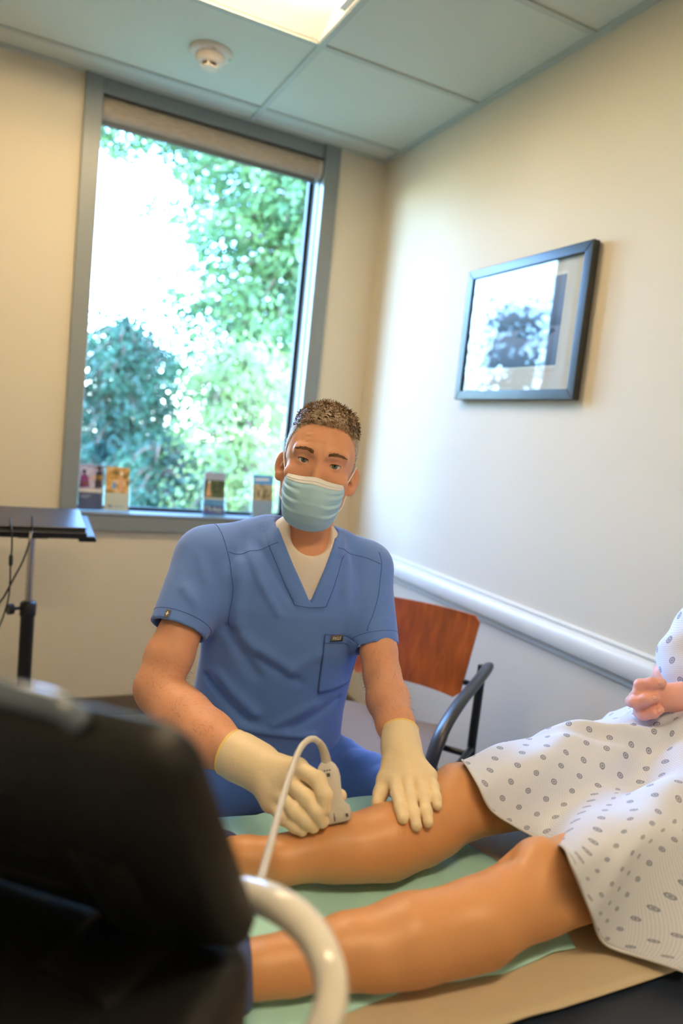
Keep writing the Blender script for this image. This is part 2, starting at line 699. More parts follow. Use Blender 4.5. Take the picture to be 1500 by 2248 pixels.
text_mesh('marking', '64', .02, (cx - .006, cy - .064, 2.7165), (1, 0, 0), (0, -.93, -.3), mat('pencil_grey', (110, 95, 80), .7), t)

# ------------------------------------------------------------------ window
win = structure(bpy.data.objects.new('window_1', None), 'tall fixed window in a grey painted frame')
COL.objects.link(win)
win.location = ((XL + XR) / 2, 0, ZS)
TH = 2.73
MB().bb((XL, -.022, ZS), (GX0, .13, TH - .004)).build('window_jamb', m_trimgrey, win, bevel=.003)
MB().bb((GX1, -.022, ZS), (XR, .13, TH - .004)).build('window_jamb', m_trimgrey, win, bevel=.003)
MB().bb((GX0, -.006, 2.668), (GX1, .13, TH - .004)).build('window_head', m_trimgrey, win, bevel=.003)
MB().bb((GX0, -.022, ZS), (GX1, -.002, GZ0)).build('window_apron', m_trimgrey, win, bevel=.003)
MB().bb((GX0, -.026, GZ0 - .012), (GX1, .105, GZ0)).build('window_sill', m_trimgrey, win, bevel=.003)
f = .012
MB().bb((GX0, .105, GZ0 - .01), (GX0 + f, .13, 2.668)).build('gasket', m_gasket, win)
MB().bb((GX1 - .022, .105, GZ0 - .01), (GX1, .13, 2.668)).build('gasket', m_gasket, win)
MB().bb((GX0 + f, .105, GZ0 - .01), (GX1 - .022, .13, GZ0 + .016)).build('gasket', m_gasket, win)
MB().bb((GX0 + f, .105, 2.656), (GX1 - .022, .13, 2.668)).build('gasket', m_gasket, win)
# stepped extrusion on the right reveal
MB().bb((GX1 - .006, .03, GZ0), (GX1 + .001, .055, 2.668)).build('glazing_bead', m_trimgrey, win)
m_pane = glass_mat('window_glass', (252, 255, 254), 0.6)
MB().bb((GX0 + .006, .116, GZ0), (GX1 - .01, .120, 2.66)).build('pane', m_pane, win)

# roller blind, rolled up under the head
m_blind = ramp_mat('blind_weave_beige', [(0.3, (148, 134, 118)), (0.7, (184, 170, 152))], scale=(3, 60, 60), tscale=9, rough=.8, bump=.3)
t = thing('roller_blind', 'beige woven roller blind rolled up at the window head', 'roller blind', (-.83, .04, 2.58))
zb0, zb1 = 2.572, 2.668
prof = [(-.004 + .034 - .034 * math.cos(a_), (zb0 + zb1) / 2 + .046 * math.sin(a_)) for a_ in [(-.5 + k / 16) * PI for k in range(17)]]
prof = prof + [(.085, zb1 - .002), (.085, zb0 + .002)]
MB().loft([[(x, y + .0, z) for y, z in prof] for x in (GX0 + .004, GX1 - .022)]).build('fabric_roll', m_blind, t, True, angle=.8)
MB().loft([[(x, y + .0, z) for y, z in prof] for x in (GX1 - .020, GX1 - .004)]).build('end_cap', mat('blind_cap_cream', (205, 196, 180), .5), t, True, angle=.8)
MB().bb((GX0 + .006, .03, zb0 - .016), (GX1 - .024, .046, zb0 + .004)).build('hem_bar', mat('blind_hem_grey', (92, 98, 100), .5), t, bevel=.003)


# ================================================================== outside the window
m_lawn = ramp_mat('lawn', [(0.35, (92, 100, 76)), (0.65, (124, 128, 100))], tscale=3, rough=.9)
structure(MB().bb((-40, .22, -.5), (40, 60, -.35)).build('ground', m_lawn), 'grass outside the window')


def leaf_mat(name, c1, c2, trans=0.35):
    m = ramp_mat(name, [(0.3, c1), (0.7, c2)], tscale=2.2, rough=.55, detail=6)
    nt = m.node_tree
    b = nt.nodes['Principled BSDF']
    out = nt.nodes['Material Output']
    tr = nt.nodes.new('ShaderNodeBsdfTranslucent')
    rp = [n for n in nt.nodes if n.type == 'VALTORGB'][0]
    nt.links.new(rp.outputs[0], tr.inputs[0])
    mx = nt.nodes.new('ShaderNodeMixShader')
    mx.inputs[0].default_value = trans
    nt.links.new(b.outputs[0], mx.inputs[1])
    nt.links.new(tr.outputs[0], mx.inputs[2])
    nt.links.new(mx.outputs[0], out.inputs[0])
    return m


m_bark = mat('bark', (88, 74, 62), .9, var=.25, vscale=14, bump=.5, bscale=30)


def leaf_quads(P, T, size, rng):
    """Elongated leaf faces at points P that roughly follow directions T."""
    n = len(P)
    D = T + rng.normal(0, .55, (n, 3))
    D /= np.linalg.norm(D, axis=1)[:, None] + 1e-9
    S = np.cross(D, rng.normal(0, 1, (n, 3)))
    S /= np.linalg.norm(S, axis=1)[:, None] + 1e-9
    L = (size * rng.uniform(.6, 1.4, n))[:, None]
    W = L * .42
    V = np.stack([P - D * L * .5, P + S * W * .5, P + D * L * .5, P - S * W * .5], 1).reshape(-1, 3)
    return V, np.arange(4 * n).reshape(-1, 4)


def tree(name, label, base, height, boughs, leaf_m, size, group='trees outside the window', trunk_r=.12):
    """boughs: list of (start, end, droop, leaf count, spread)."""
    t = thing(name, label, 'tree', base, group)
    b = Vector(base)
    path = [b + Vector((.10 * math.sin(k * .9), .08 * math.cos(k * 1.3), height * k / 8)) for k in range(9)]
    MB().tube(path, [trunk_r * (1 - .85 * k / 8) for k in range(9)], 10).build('trunk', m_bark, t, True)
    PV, PT = [], []
    br = MB()
    for (s, e, droop, n, spread) in boughs:
        s, e = np.array(s, float), np.array(e, float)
        mid = (s + e) / 2 + np.array((0, 0, droop))
        u = RNG.uniform(.12, 1.05, n) ** .8
        c = (1 - u)[:, None] ** 2 * s + (2 * u * (1 - u))[:, None] * mid + (u ** 2)[:, None] * e
        w = spread * (.35 + .8 * np.sin(np.clip(u, 0, 1) * 2.6))[:, None]
        # leaves hang in tufts along the bough
        tuft = RNG.normal(0, 1, (max(4, n // 26), 3))
        k = RNG.integers(0, len(tuft), n)
        uu = np.sort(RNG.uniform(.1, 1.05, len(tuft)))
        ct = (1 - uu)[:, None] ** 2 * s + (2 * uu * (1 - uu))[:, None] * mid + (uu ** 2)[:, None] * e
        wt = spread * (.35 + .8 * np.sin(np.clip(uu, 0, 1) * 2.6))[:, None]
        c2 = ct[k] + tuft[k] * wt[k] * np.array((.55, .55, .42)) + RNG.normal(0, 1, (n, 3)) * wt[k] * .34
        p = np.where((RNG.uniform(0, 1, n) < .8)[:, None], c2, c + RNG.normal(0, 1, (n, 3)) * w * .5)
        PV.append(p)
        d = e - s
        PT.append(np.tile(d / np.linalg.norm(d) + np.array((0, 0, -.5)), (n, 1)))
        br.tube([tuple((1 - q) ** 2 * s + 2 * q * (1 - q) * mid + q * q * e) for q in np.linspace(0, 1, 6)], [.03, .026, .02, .014, .009, .004], 5)
    br.build('branches', m_bark, t, True)
    V, F = leaf_quads(np.concatenate(PV), np.concatenate(PT), size, RNG)
    o = link_mesh('foliage', np_mesh('foliage', V, F), leaf_m, t)
    o['kind'] = 'stuff'
    return t


def conifer_boughs(base, z0, z1, r0, r1, levels, per, n, spread, droop=.25, az=None):
    out = []
    for i in range(levels):
        f_ = i / (levels - 1)
        z = z0 + (z1 - z0) * f_
        r = r0 + (r1 - r0) * f_
        for k in range(per):
            a = 2 * PI * (k + RNG.uniform(0, 1)) / per + i
            if az is not None:
                a = RNG.uniform(az[0], az[1])
            rr = r * RNG.uniform(.75, 1.15)
            s = (base[0], base[1], z)
            e = (base[0] + rr * math.cos(a), base[1] + rr * math.sin(a), z - .30 * rr + RNG.uniform(-.1, .1))
            out.append((s, e, droop, int(n * (.4 + .6 * rr / max(r0, r1))), spread))
    return out


m_leaf_a = leaf_mat('leaf_bright_green', (30, 74, 44), (104, 140, 76))
m_leaf_b = leaf_mat('leaf_blue_green', (12, 52, 46), (44, 92, 64))
m_leaf_c = leaf_mat('leaf_yellow_green', (66, 100, 52), (140, 160, 92))

# large conifer behind the right half of the pane
B1 = (1.75, 6.1, -.4)
tree('conifer_tree', 'large sunlit conifer with drooping boughs filling the right of the window', B1, 6.2,
     conifer_boughs(B1, 1.9, 5.8, 1.7, 1.35, 15, 12, 260, .32), m_leaf_a, .10)
# neighbour whose boughs hang in from the upper left
B2 = (-.9, 7.4, -.4)
hang = []
for k in range(16):
    s = (-.9, 7.4, 5.6 + .10 * k)
    e = (-.75 + .13 * k, 6.6 + .05 * (k % 3), 4.55 - .02 * k + .22 * (k % 4))
    hang.append((s, e, .35, 480, .30))
hang += conifer_boughs(B2, 5.0, 7.0, 1.0, .5, 5, 7, 60, .3)
tree('overhanging_tree', 'tall tree whose boughs hang across the upper left of the window', B2, 7.6, hang, m_leaf_a, .11)
# dense dark tree, lower left
B3 = (-.35, 5.3, -.4)
tree('dense_tree', 'dense blue-green tree in the lower left of the window', B3, 2.75,
     conifer_boughs(B3, .4, 2.25, 1.0, .50, 12, 12, 230, .24) + [((-.62, 5.2, 1.6), (-.66, 5.1, 2.62), .1, 90, .12)], m_leaf_b, .07, trunk_r=.09)
# bright bush, lower right
B4 = (.62, 3.9, -.4)
tree('bright_bush', 'pale yellow-green bush in the lower right of the window', B4, 1.5,
     conifer_boughs(B4, .1, 2.0, .80, .45, 10, 11, 190, .22), m_leaf_c, .06, 'bushes outside the window', trunk_r=.05)
B5 = (-.12, 4.1, -.4)
tree('low_shrub', 'low mixed green shrub below the dense tree outside', B5, 1.0,
     conifer_boughs(B5, .0, 1.0, .62, .4, 6, 9, 150, .2), m_leaf_b, .06, 'bushes outside the window', trunk_r=.05)
# trees further along the building, seen mirrored in the picture glass
for q, (bx, by, lab) in enumerate(((-3.4, 5.6, 'leafy tree left of the window, mirrored in the picture glass'),
                                   (-5.9, 6.2, 'tree far left of the window, mirrored in the picture glass'),
                                   (-8.6, 7.0, 'outermost tree left of the window beyond the building corner'),
                                   (4.4, 7.4, 'tree standing to the right of the window behind the wall'))):
    bs = (bx, by, -.4)
    tree('leafy_tree', lab, bs, 3.9, conifer_boughs(bs, .4, 3.5, 1.3, .5, 10, 9, 150, .32), (m_leaf_a, m_leaf_b, m_leaf_a, m_leaf_b)[q], .1)


# ------------------------------------------------------------------ brochures in clear holders on the sill
m_acr = glass_mat('clear_acrylic', (250, 255, 254), 1.0, .03)
m_paper_w = mat('brochure_paper_white', (214, 208, 200), .6, var=.02)
m_navy = mat('brochure_navy', (58, 66, 120), .55, var=.03)
m_blue = mat('brochure_blue', (84, 150, 210), .55, var=.03)
m_tra = mat('brochure_royal_blue', (36, 52, 140), .5, var=.03)
m_lav = mat('brochure_grey_blue', (150, 160, 184), .6, var=.06, vscale=40)
m_photo1 = ramp_mat('brochure_photo_lilac', [(0.38, (118, 112, 140)), (0.6, (186, 180, 196))], tscale=26, rough=.5)
m_photo2 = ramp_mat('brochure_photo_autumn', [(0.35, (96, 88, 50)), (0.5, (196, 150, 70)), (0.66, (214, 196, 170))], tscale=30, rough=.5)
m_photo3 = ramp_mat('brochure_photo_hedge', [(0.4, (46, 62, 38)), (0.62, (92, 104, 62))], tscale=60, rough=.5)
m_photo4 = ramp_mat('brochure_photo_field', [(0.35, (120, 110, 70)), (0.6, (186, 168, 130))], tscale=36, rough=.5)
m_fig_dark = mat('print_figure_dark', (40, 36, 48), .6)
m_fig_yellow = mat('print_figure_yellow', (226, 176, 50), .6)
m_fig_purple = mat('print_figure_purple', (120, 50, 110), .6)
m_fig_skin = mat('print_figure_tan', (206, 160, 124), .6)
m_fig_white = mat('print_white', (236, 234, 230), .6)
LEAN = .16                       # holders and brochures lean back towards the glass


def holder(label, x0, x1, z1, y0, nslots, group='clear brochure holders on the sill'):
    t = thing('brochure_holder', label, 'brochure holder', ((x0 + x1) / 2, y0, GZ0), group)
    z0 = GZ0 + .001
    bk = MB()
    bk.add([(x0, y0 + .022, z0), (x1, y0 + .022, z0), (x1, y0 + .022 + LEAN * (z1 - z0), z1), (x0, y0 + .022 + LEAN * (z1 - z0), z1),
            (x0, y0 + .024, z0), (x1, y0 + .024, z0), (x1, y0 + .024 + LEAN * (z1 - z0), z1), (x0, y0 + .024 + LEAN * (z1 - z0), z1)],
           [(0, 1, 2, 3), (7, 6, 5, 4), (0, 4, 5, 1), (2, 6, 7, 3), (1, 5, 6, 2), (0, 3, 7, 4)])
    bk.build('back_panel', m_acr, t)
    zf = z0 + .085
    fr = MB().add([(x0, y0, z0), (x1, y0, z0), (x1, y0 + LEAN * .085, zf), (x0, y0 + LEAN * .085, zf),
                   (x0, y0 - .002, z0), (x1, y0 - .002, z0), (x1, y0 - .002 + LEAN * .085, zf), (x0, y0 - .002 + LEAN * .085, zf)],
                  [(0, 3, 2, 1), (4, 5, 6, 7), (0, 1, 5, 4), (2, 3, 7, 6), (1, 2, 6, 5), (0, 4, 7, 3)])
    fr.build('front_panel', m_acr, t)
    MB().bb((x0, y0, z0), (x1, y0 + .022, z0 + .002)).build('floor_panel', m_acr, t)
    xsn = [x0, x1 - .002] if nslots == 1 else [x0, (x0 + x1) / 2 - .001, x1 - .002]
    for x in xsn:
        MB().add([(x, y0, z0), (x + .002, y0, z0), (x + .002, y0 + .022, z0), (x, y0 + .022, z0),
                  (x, y0 + LEAN * .085, zf), (x + .002, y0 + LEAN * .085, zf), (x + .002, y0 + .022 + LEAN * .12, z0 + .12), (x, y0 + .022 + LEAN * .12, z0 + .12)],
                 [(0, 3, 2, 1), (4, 5, 6, 7), (0, 1, 5, 4), (2, 3, 7, 6), (1, 2, 6, 5), (0, 4, 7, 3)]).build('side_panel', m_acr, t)
    return t


def brochure(label, x0, x1, z1, y0, bands, group='brochures on the sill'):
    """bands: (from, to, material) as fractions of the height, top = 1."""
    z0 = GZ0 + .005
    t = thing('brochure', label, 'brochure', ((x0 + x1) / 2, y0, z0), group)

    def slab(a, b, c, d, e0, e1):
        def pt(x, z, e):
            return (x, y0 + .008 + LEAN * (z - z0) - e, z)
        vs = [pt(a, c, e0), pt(b, c, e0), pt(b, d, e0), pt(a, d, e0), pt(a, c, e1), pt(b, c, e1), pt(b, d, e1), pt(a, d, e1)]
        return MB().add(vs, [(0, 3, 2, 1), (4, 5, 6, 7), (0, 1, 5, 4), (2, 3, 7, 6), (1, 2, 6, 5), (0, 4, 7, 3)])
    slab(x0, x1, z0, z1, -.003, 0).build('leaflet', m_paper_w, t)
    h = z1 - z0
    for a, b, m in bands:
        slab(x0, x1, z0 + a * h, z0 + b * h, .0001, .0004).build('printed_panel', m, t)

    def mark(nm, pts, m):
        """A flat printed outline on the front: pts in fractions of width and height."""
        v = [(x0 + u * (x1 - x0), y0 + .008 + LEAN * w * h - .0007, z0 + w * h) for u, w in pts]
        me = MB()
        me.add(v + [(p[0], p[1] + .0005, p[2]) for p in v],
               [tuple(range(len(v))), tuple(range(2 * len(v) - 1, len(v) - 1, -1))] + [(i, i + len(v), (i + 1) % len(v) + len(v), (i + 1) % len(v)) for i in range(len(v))])
        return me.build(nm, m, t)
    return t, mark, (x0, x1, z0, z1, y0, h)


def oval(cx, cz, rx, rz, n=12):
    return [(cx + rx * math.cos(2 * PI * k / n), cz + rz * math.sin(2 * PI * k / n)) for k in range(n)]


holder('wide double brochure holder of clear plastic at the left end of the sill', -1.324, -1.098, 1.165, .020, 2)
t, mark, _ = brochure('brochure with two costumed figures above a navy block, leftmost on the sill', -1.318, -1.218, 1.145, .020, [(0, .38, m_navy), (.46, 1, m_photo1)])
mark('figure_print', [(.02, .5), (.42, .5), (.38, .72), (.24, .80), (.06, .74)], m_fig_purple)
mark('figure_print', [(.04, .52), (.36, .52), (.36, .60), (.04, .62)], m_fig_yellow)
mark('figure_print', oval(.20, .84, .08, .05), m_fig_dark)
mark('figure_print', [(.66, .5), (.95, .5), (.96, .82), (.84, .90), (.70, .82)], m_fig_dark)
mark('figure_print', [(.66, .66), (.96, .68), (.96, .78), (.68, .76)], m_fig_yellow)
mark('figure_print', oval(.82, .94, .09, .05), m_fig_dark)
mark('figure_print', [(.40, .68), (.66, .76), (.66, .72), (.42, .64)], m_fig_skin)
mark('text_line', [(.1, .30), (.5, .30), (.5, .32), (.1, .32)], m_lav)
mark('text_line', [(.1, .26), (.4, .26), (.4, .28), (.1, .28)], m_lav)
t, mark, _ = brochure('brochure with a golden park photo over white, second from the left on the sill', -1.207, -1.105, 1.143, .020, [(.40, 1, m_photo2)])
mark('figure_print', [(.56, .44), (.76, .44), (.74, .74), (.66, .82), (.58, .74)], m_fig_skin)
mark('figure_print', oval(.66, .85, .06, .04), m_fig_white)
mark('figure_print', [(.28, .5), (.44, .5), (.42, .64), (.32, .66)], m_blue)
mark('emblem', [(.14, .07), (.2, .07), (.2, .13), (.14, .13)], m_navy)
mark('emblem', [(.24, .07), (.3, .07), (.3, .13), (.24, .13)], m_navy)
mark('text_line', [(.38, .09), (.85, .09), (.85, .11), (.38, .11)], m_lav)

holder('narrow clear plastic brochure holder in the middle of the sill', -.768, -.655, 1.02, .012, 1)
t, mark, q = brochure('brochure lettered TRA in white on royal blue, in the middle of the sill', -.762, -.661, 1.150, .012, [(0, .22, m_tra), (.22, .37, m_blue), (.41, .82, m_photo3), (.82, 1, m_lav)])
mark('figure_print', [(.08, .44), (.36, .44), (.28, .66), (.28, .74), (.2, .74), (.18, .66)], m_fig_skin)
mark('figure_print', oval(.24, .77, .05, .035), m_fig_white)
x0, x1, z0, z1, y0, h = q
text_mesh('lettering', 'TRA', .034, (x0 + .032, y0 + .008 + LEAN * .13 * h - .001, z0 + .135 * h), (1, 0, 0), (0, LEAN, 1), m_fig_white, t)
mark('text_line', [(.6, .08), (.9, .08), (.9, .18), (.6, .18)], m_lav)
mark('text_line', [(.1, .03), (.9, .03), (.9, .045), (.1, .045)], m_lav)

holder('narrow clear plastic brochure holder behind the shoulder of the seated man', -.528, -.410, 1.02, .012, 1)
t, mark, q = brochure('brochure with a blue header and two walkers, nearest the man on the sill', -.521, -.417, 1.154, .012, [(0, .40, m_lav), (.40, .78, m_photo4), (.78, 1, m_blue)])
mark('figure_print', [(.24, .48), (.34, .48), (.33, .64), (.27, .66)], m_fig_dark)
mark('figure_print', [(.52, .48), (.62, .48), (.62, .64), (.55, .66)], m_fig_dark)
mark('text_line', [(.08, .86), (.8, .88), (.8, .93), (.08, .91)], m_fig_white)

# ------------------------------------------------------------------ framed picture on the right wall
m_frame = mat('picture_frame_black', (34, 40, 42), .28, spec=.5, var=.1, vscale=30)
m_mat = mat('passepartout_ivory', (222, 214, 198), .8, var=.015)
m_mat2 = mat('passepartout_bevel', (236, 232, 222), .8, var=.0)
m_print = ramp_mat('seascape_print', [(0.0, (70, 84, 108)), (0.30, (112, 116, 138)), (0.42, (120, 118, 136)), (0.46, (54, 66, 86)), (0.62, (96, 104, 130)), (1.0, (130, 130, 148))],
                   coord='Generated', scale=(0, 0, 1), tex='noise', tscale=1.2, rough=.6)
# vertical gradient of the print: drive the ramp from its height
nt = m_print.node_tree
tcn = [n for n in nt.nodes if n.type == 'TEX_COORD'][0]
rpn = [n for n in nt.nodes if n.type == 'VALTORGB'][0]
sep = nt.nodes.new('ShaderNodeSeparateXYZ')
nt.links.new(tcn.outputs['Generated'], sep.inputs[0])
nt.links.new(sep.outputs['Z'], rpn.inputs[0])
PY0, PY1, PZ0, PZ1 = -1.512, -.861, 1.573, 2.068
t = thing('picture_frame', 'black framed seascape print hanging on the right wall', 'picture', (0, (PY0 + PY1) / 2, PZ0))
fw = .034
o1, o2 = -.034, -.006
def bar(pts4, nm):
    vs = [(o2, y, z) for y, z in pts4] + [(o1, y, z) for y, z in pts4]
    MB().add(vs, [(0, 1, 2, 3), (7, 6, 5, 4), (0, 4, 5, 1), (1, 5, 6, 2), (2, 6, 7, 3), (3, 7, 4, 0)]).build(nm, m_frame, t, bevel=.0025)
bar([(PY0, PZ1), (PY1, PZ1), (PY1 - fw, PZ1 - fw), (PY0 + fw, PZ1 - fw)], 'frame_rail')
bar([(PY0, PZ0), (PY1, PZ0), (PY1 - fw, PZ0 + fw), (PY0 + fw, PZ0 + fw)], 'frame_rail')
bar([(PY0, PZ0), (PY0, PZ1), (PY0 + fw, PZ1 - fw), (PY0 + fw, PZ0 + fw)], 'frame_stile')
bar([(PY1, PZ0), (PY1, PZ1), (PY1 - fw, PZ1 - fw), (PY1 - fw, PZ0 + fw)], 'frame_stile')
MB().bb((-.018, PY0 + .02, PZ0 + .02), (-.006, PY1 - .02, PZ1 - .02)).build('mat_board', m_mat, t)
iy0, iy1, iz0, iz1 = PY0 + .115, PY1 - .115, PZ0 + .115, PZ1 - .085
MB().bb((-.0188, iy0 - .006, iz0 - .006), (-.0178, iy1 + .006, iz1 + .012)).build('mat_bevel', m_mat2, t)
MB().bb((-.0194, iy0, iz0), (-.0184, iy1, iz1)).build('print', m_print, t)
isl = [(iy0 + .02 + .20 * k / 14, 1.80 + .030 * math.sin(PI * k / 14) + .008 * math.sin(k * 2.1)) for k in range(15)]
isl2 = [(y, 1.80 - .022 * math.sin(PI * k / 14)) for k, (y, z) in enumerate(isl)][::-1]
ring = isl + isl2
me = MB().loft([[(-.0200, y, z) for y, z in ring], [(-.0190, y, z) for y, z in ring]])
me.build('print_island', mat('print_island_blue', (44, 60, 78), .6), t)
MB().tube([(-.0193, iy0 + .045 - .005 * k, iz0 - .018 + .002 * math.sin(k * 2.0)) for k in range(9)], .0005, 5).build('signature_stroke', mat('pencil_line', (150, 142, 130), .8), t)
MB().bb((-.0265, PY0 + .03, PZ0 + .03), (-.0245, PY1 - .03, PZ1 - .03)).build('glazing', glass_mat('picture_glass', (250, 252, 252), 1.0), t)


# ================================================================== side chair in the corner
m_wood = ramp_mat('chair_plywood_cherry', [(0.3, (128, 62, 20)), (0.55, (158, 80, 28)), (0.75, (178, 96, 38))],
                  scale=(5, 5, .9), tscale=7, rough=.34, detail=5, distortion=.6, coat=.15)
m_seat = mat('seat_fabric_taupe', (128, 116, 110), .9, var=.06, vscale=200, bump=.4, bscale=700, sheen=.2)
m_tube = mat('black_steel_tube', (18, 18, 19), .35, var=.05)
m_arm = mat('charcoal_arm_pad', (44, 46, 49), .38, var=.05, spec=.6)
CR = Vector((-.246, -1.447, 0))
CL = Vector((-.62, .78, 0)).normalized()
CF = Vector((-.78, -.62, 0)).normalized()


def cp(a, b, z):
    return CR + CL * a + CF * b + Vector((0, 0, z))


t = thing('side_chair', 'cherry plywood back chair with taupe seat and black arms behind the man', 'chair', cp(.22, .24, 0))
# curved plywood back, narrower at the bottom, rounded corners
rows, cols = 14, 22
front, back = [], []
for i in range(rows + 1):
    v = i / rows
    z = .572 + .272 * v
    half = .196 + .030 * v
    cr = .02
    e = min(v, 1 - v) * .272
    if e < cr:
        half -= cr - math.sqrt(max(0, cr * cr - (cr - e) ** 2))
    lean = -.045 * v
    for lst, th in ((front, .0), (back, -.012)):
        r = []
        for j in range(cols + 1):
            u = -1 + 2 * j / cols
            bow = -.040 * (1 - u * u)
            r.append(cp(.225 + u * half, lean + bow + th, z + .018 * (u * u) * 0))
        lst.append(r)
m_ = MB()
n0 = (cols + 1)
for r in front:
    m_.v.extend([tuple(p) for p in r])
for r in back:
    m_.v.extend([tuple(p) for p in r])
off = (rows + 1) * n0
for i in range(rows):
    for j in range(cols):
        a = i * n0 + j
        m_.f.append((a, a + 1, a + n0 + 1, a + n0))
        m_.f.append((off + a, off + a + n0, off + a + n0 + 1, off + a + 1))
edge = [j for j in range(n0)] + [i * n0 + cols for i in range(1, rows + 1)] + [rows * n0 + j for j in range(cols - 1, -1, -1)] + [i * n0 for i in range(rows - 1, 0, -1)]
for k in range(len(edge)):
    a, b = edge[k], edge[(k + 1) % len(edge)]
    m_.f.append((a, off + a, off + b, b))
m_.build('backrest', m_wood, t, True, angle=.6)
# padded seat
def seat_sdf(P):
    c = np.array(cp(.225, .26, .455))
    q = np.stack([(P - c) @ np.array(CL), (P - c) @ np.array(CF), P[:, 2] - c[2]], 1)
    z = q[:, 2] - .02 * (q[:, 0] / .22) ** 2 + .012 * np.clip(q[:, 1] / .23, 0, 1) ** 3
    hx = .222 - .03 * np.clip(-q[:, 1] / .23, 0, 1)
    d = np.stack([np.abs(q[:, 0]) - hx + .06, np.abs(q[:, 1]) - .23 + .06], 1)
    d2 = np.sqrt((np.maximum(d, 0) ** 2).sum(1)) + np.minimum(d.max(1), 0) - .06
    w = np.stack([d2 + .02, np.abs(z) - .024 + .02], 1)
    return np.sqrt((np.maximum(w, 0) ** 2).sum(1)) + np.minimum(w.max(1), 0) - .02
sdf_obj('seat', seat_sdf, Vector(cp(.225, .26, .455)) - Vector((.36, .36, .06)), Vector(cp(.225, .26, .455)) + Vector((.36, .36, .07)), .007, m_seat, t, 2)
for a in (-.035, .485):
    s = 1 if a < 0 else -1
    MB().tube([cp(a, .0, .70), cp(a, .01, .45), cp(a, -.03, .0)], .0145, 12).build('rear_leg', m_tube, t, True, angle=.8)
    MB().tube([cp(a, .46, .56), cp(a, .45, .40), cp(a, .44, .0)], .0145, 12).build('front_leg', m_tube, t, True, angle=.8)
    arm = spline([cp(a + s * .01, -.018, .672), cp(a - s * .012, -.012, .694), cp(a - s * .02, .06, .694), cp(a - s * .02, .2, .685), cp(a - s * .016, .33, .668), cp(a - s * .008, .43, .625), cp(a, .475, .55), cp(a, .48, .50)], 30)
    MB().tube(arm, [.014 + .011 * min(1, k / 6) if k < 24 else .025 - .0012 * (k - 24) for k in range(30)], 14, flat=((0, 0, 1), .62)).build('armrest', m_arm, t, True, angle=.9)
    MB().tube([cp(a, .0, .425), cp(a, .45, .425)], .011, 10).build('seat_rail', m_tube, t, True, angle=.8)
    MB().tube([cp(a, .02, .63), cp(a + s * .045, -.012, .63)], .007, 8).build('back_bracket', m_tube, t, True)
    MB().lathe(cp(a + s * .05, -.004, .63), [(.009, -.004), (.009, .004), (.004, .006)], 10, axis=CF).build('screw_cap', m_tube, t, True)
for b in (.06, .42):
    MB().tube([cp(-.035, b, .422), cp(.485, b, .422)], .010, 10).build('crossbar', m_tube, t, True, angle=.8)

# ================================================================== laptop stand, laptop, cables
m_chrome = mat('chrome_pole', (196, 190, 180), .22, metal=1.0, var=.03)
m_lap = mat('laptop_lid_charcoal', (58, 58, 62), .30, metal=.3, var=.04)
m_lapb = mat('laptop_base_black', (12, 13, 16), .4, var=.05)
t = thing('laptop_stand', 'height adjustable laptop stand with chrome upper pole and black lower tube', 'stand', (-1.525, -.52, 0))
tilt = Matrix.Rotation(.148, 3, 'X')
LC = Vector((-1.525, -.51, .955))
MB().box(LC, (.40, .26, .012), tilt).build('tray', m_black, t, bevel=.005)
MB().box(LC + tilt @ Vector((.175, -.09, -.012)), (.06, .06, .014), tilt).build('tray_clip', m_black, t, bevel=.004)
MB().box(LC + tilt @ Vector((0, -.127, .010)), (.34, .008, .016), tilt).build('tray_lip', m_black, t, bevel=.003)
MB().box(LC + Vector((0, 0, -.025)), (.10, .10, .03)).build('tilt_bracket', m_black, t, bevel=.004)
MB().lathe((-1.525, -.51, 0), [(.0125, .60), (.0125, .935)], 20).build('upper_pole', m_chrome, t, True, angle=.8)
MB().lathe((-1.525, -.51, 0), [(.024, .622), (.028, .625), (.028, .668), (.024, .675), (.018, .678)], 20).build('collar', m_black, t, True, angle=.6)
MB().lathe((-1.525, -.51, 0), [(.024, .06), (.024, .63)], 20).build('lower_tube', m_tube, t, True, angle=.8)
kb = MB().tube([(-1.552, -.522, .655), (-1.575, -.53, .655)], .006, 10)
kb.tube([(-1.575, -.53, .655), (-1.592, -.536, .655)], .020, 12)
kb.build('clamp_knob', m_black, t, True, angle=.6)
for k in range(4):
    an = PI / 4 + k * PI / 2
    e = Vector((-1.525 + .25 * math.cos(an), -.51 + .25 * math.sin(an), .055))
    MB().tube([(-1.525, -.51, .085), e], [.02, .012], 10).build('base_leg', m_tube, t, True, angle=.8)
    MB().lathe((e.x, e.y, .0), [(.012, .002), (.024, .008), (.026, .024), (.024, .04), (.010, .045)], 14).build('caster', m_black, t, True)
t = thing('laptop', 'closed charcoal laptop resting on the stand tray by the window', 'laptop', LC + Vector((0, 0, .008)))
MB().box(LC + tilt @ Vector((-.005, 0, .016)), (.345, .235, .016), tilt).build('base', m_lapb, t, bevel=.005)
MB().box(LC + tilt @ Vector((-.005, 0, .0295)), (.345, .235, .009), tilt).build('lid', m_lap, t, bevel=.004)
for k in range(3):
    MB().box(LC + tilt @ Vector((-.055 + .032 * k, .0, .0342)), (.022, .006, .0006), tilt).build('emblem_bar', mat('emblem_silver', (110, 108, 104), .4, metal=.6), t)
m_cable = mat('black_cable', (20, 22, 18), .5)
c1 = spline([(-1.6034, -0.6300, 0.9944), (-1.5962, -0.6550, 0.9491), (-1.5937, -0.6600, 0.8958), (-1.5951, -0.6600, 0.8414), (-1.5935, -0.6500, 0.7844), (-1.5967, -0.6400, 0.7109), (-1.6214, -0.6300, 0.6130), (-1.6679, -0.6200, 0.5315), (-1.74, -.58, .25), (-1.80, -.50, .006), (-1.90, -.35, .006)], 70)
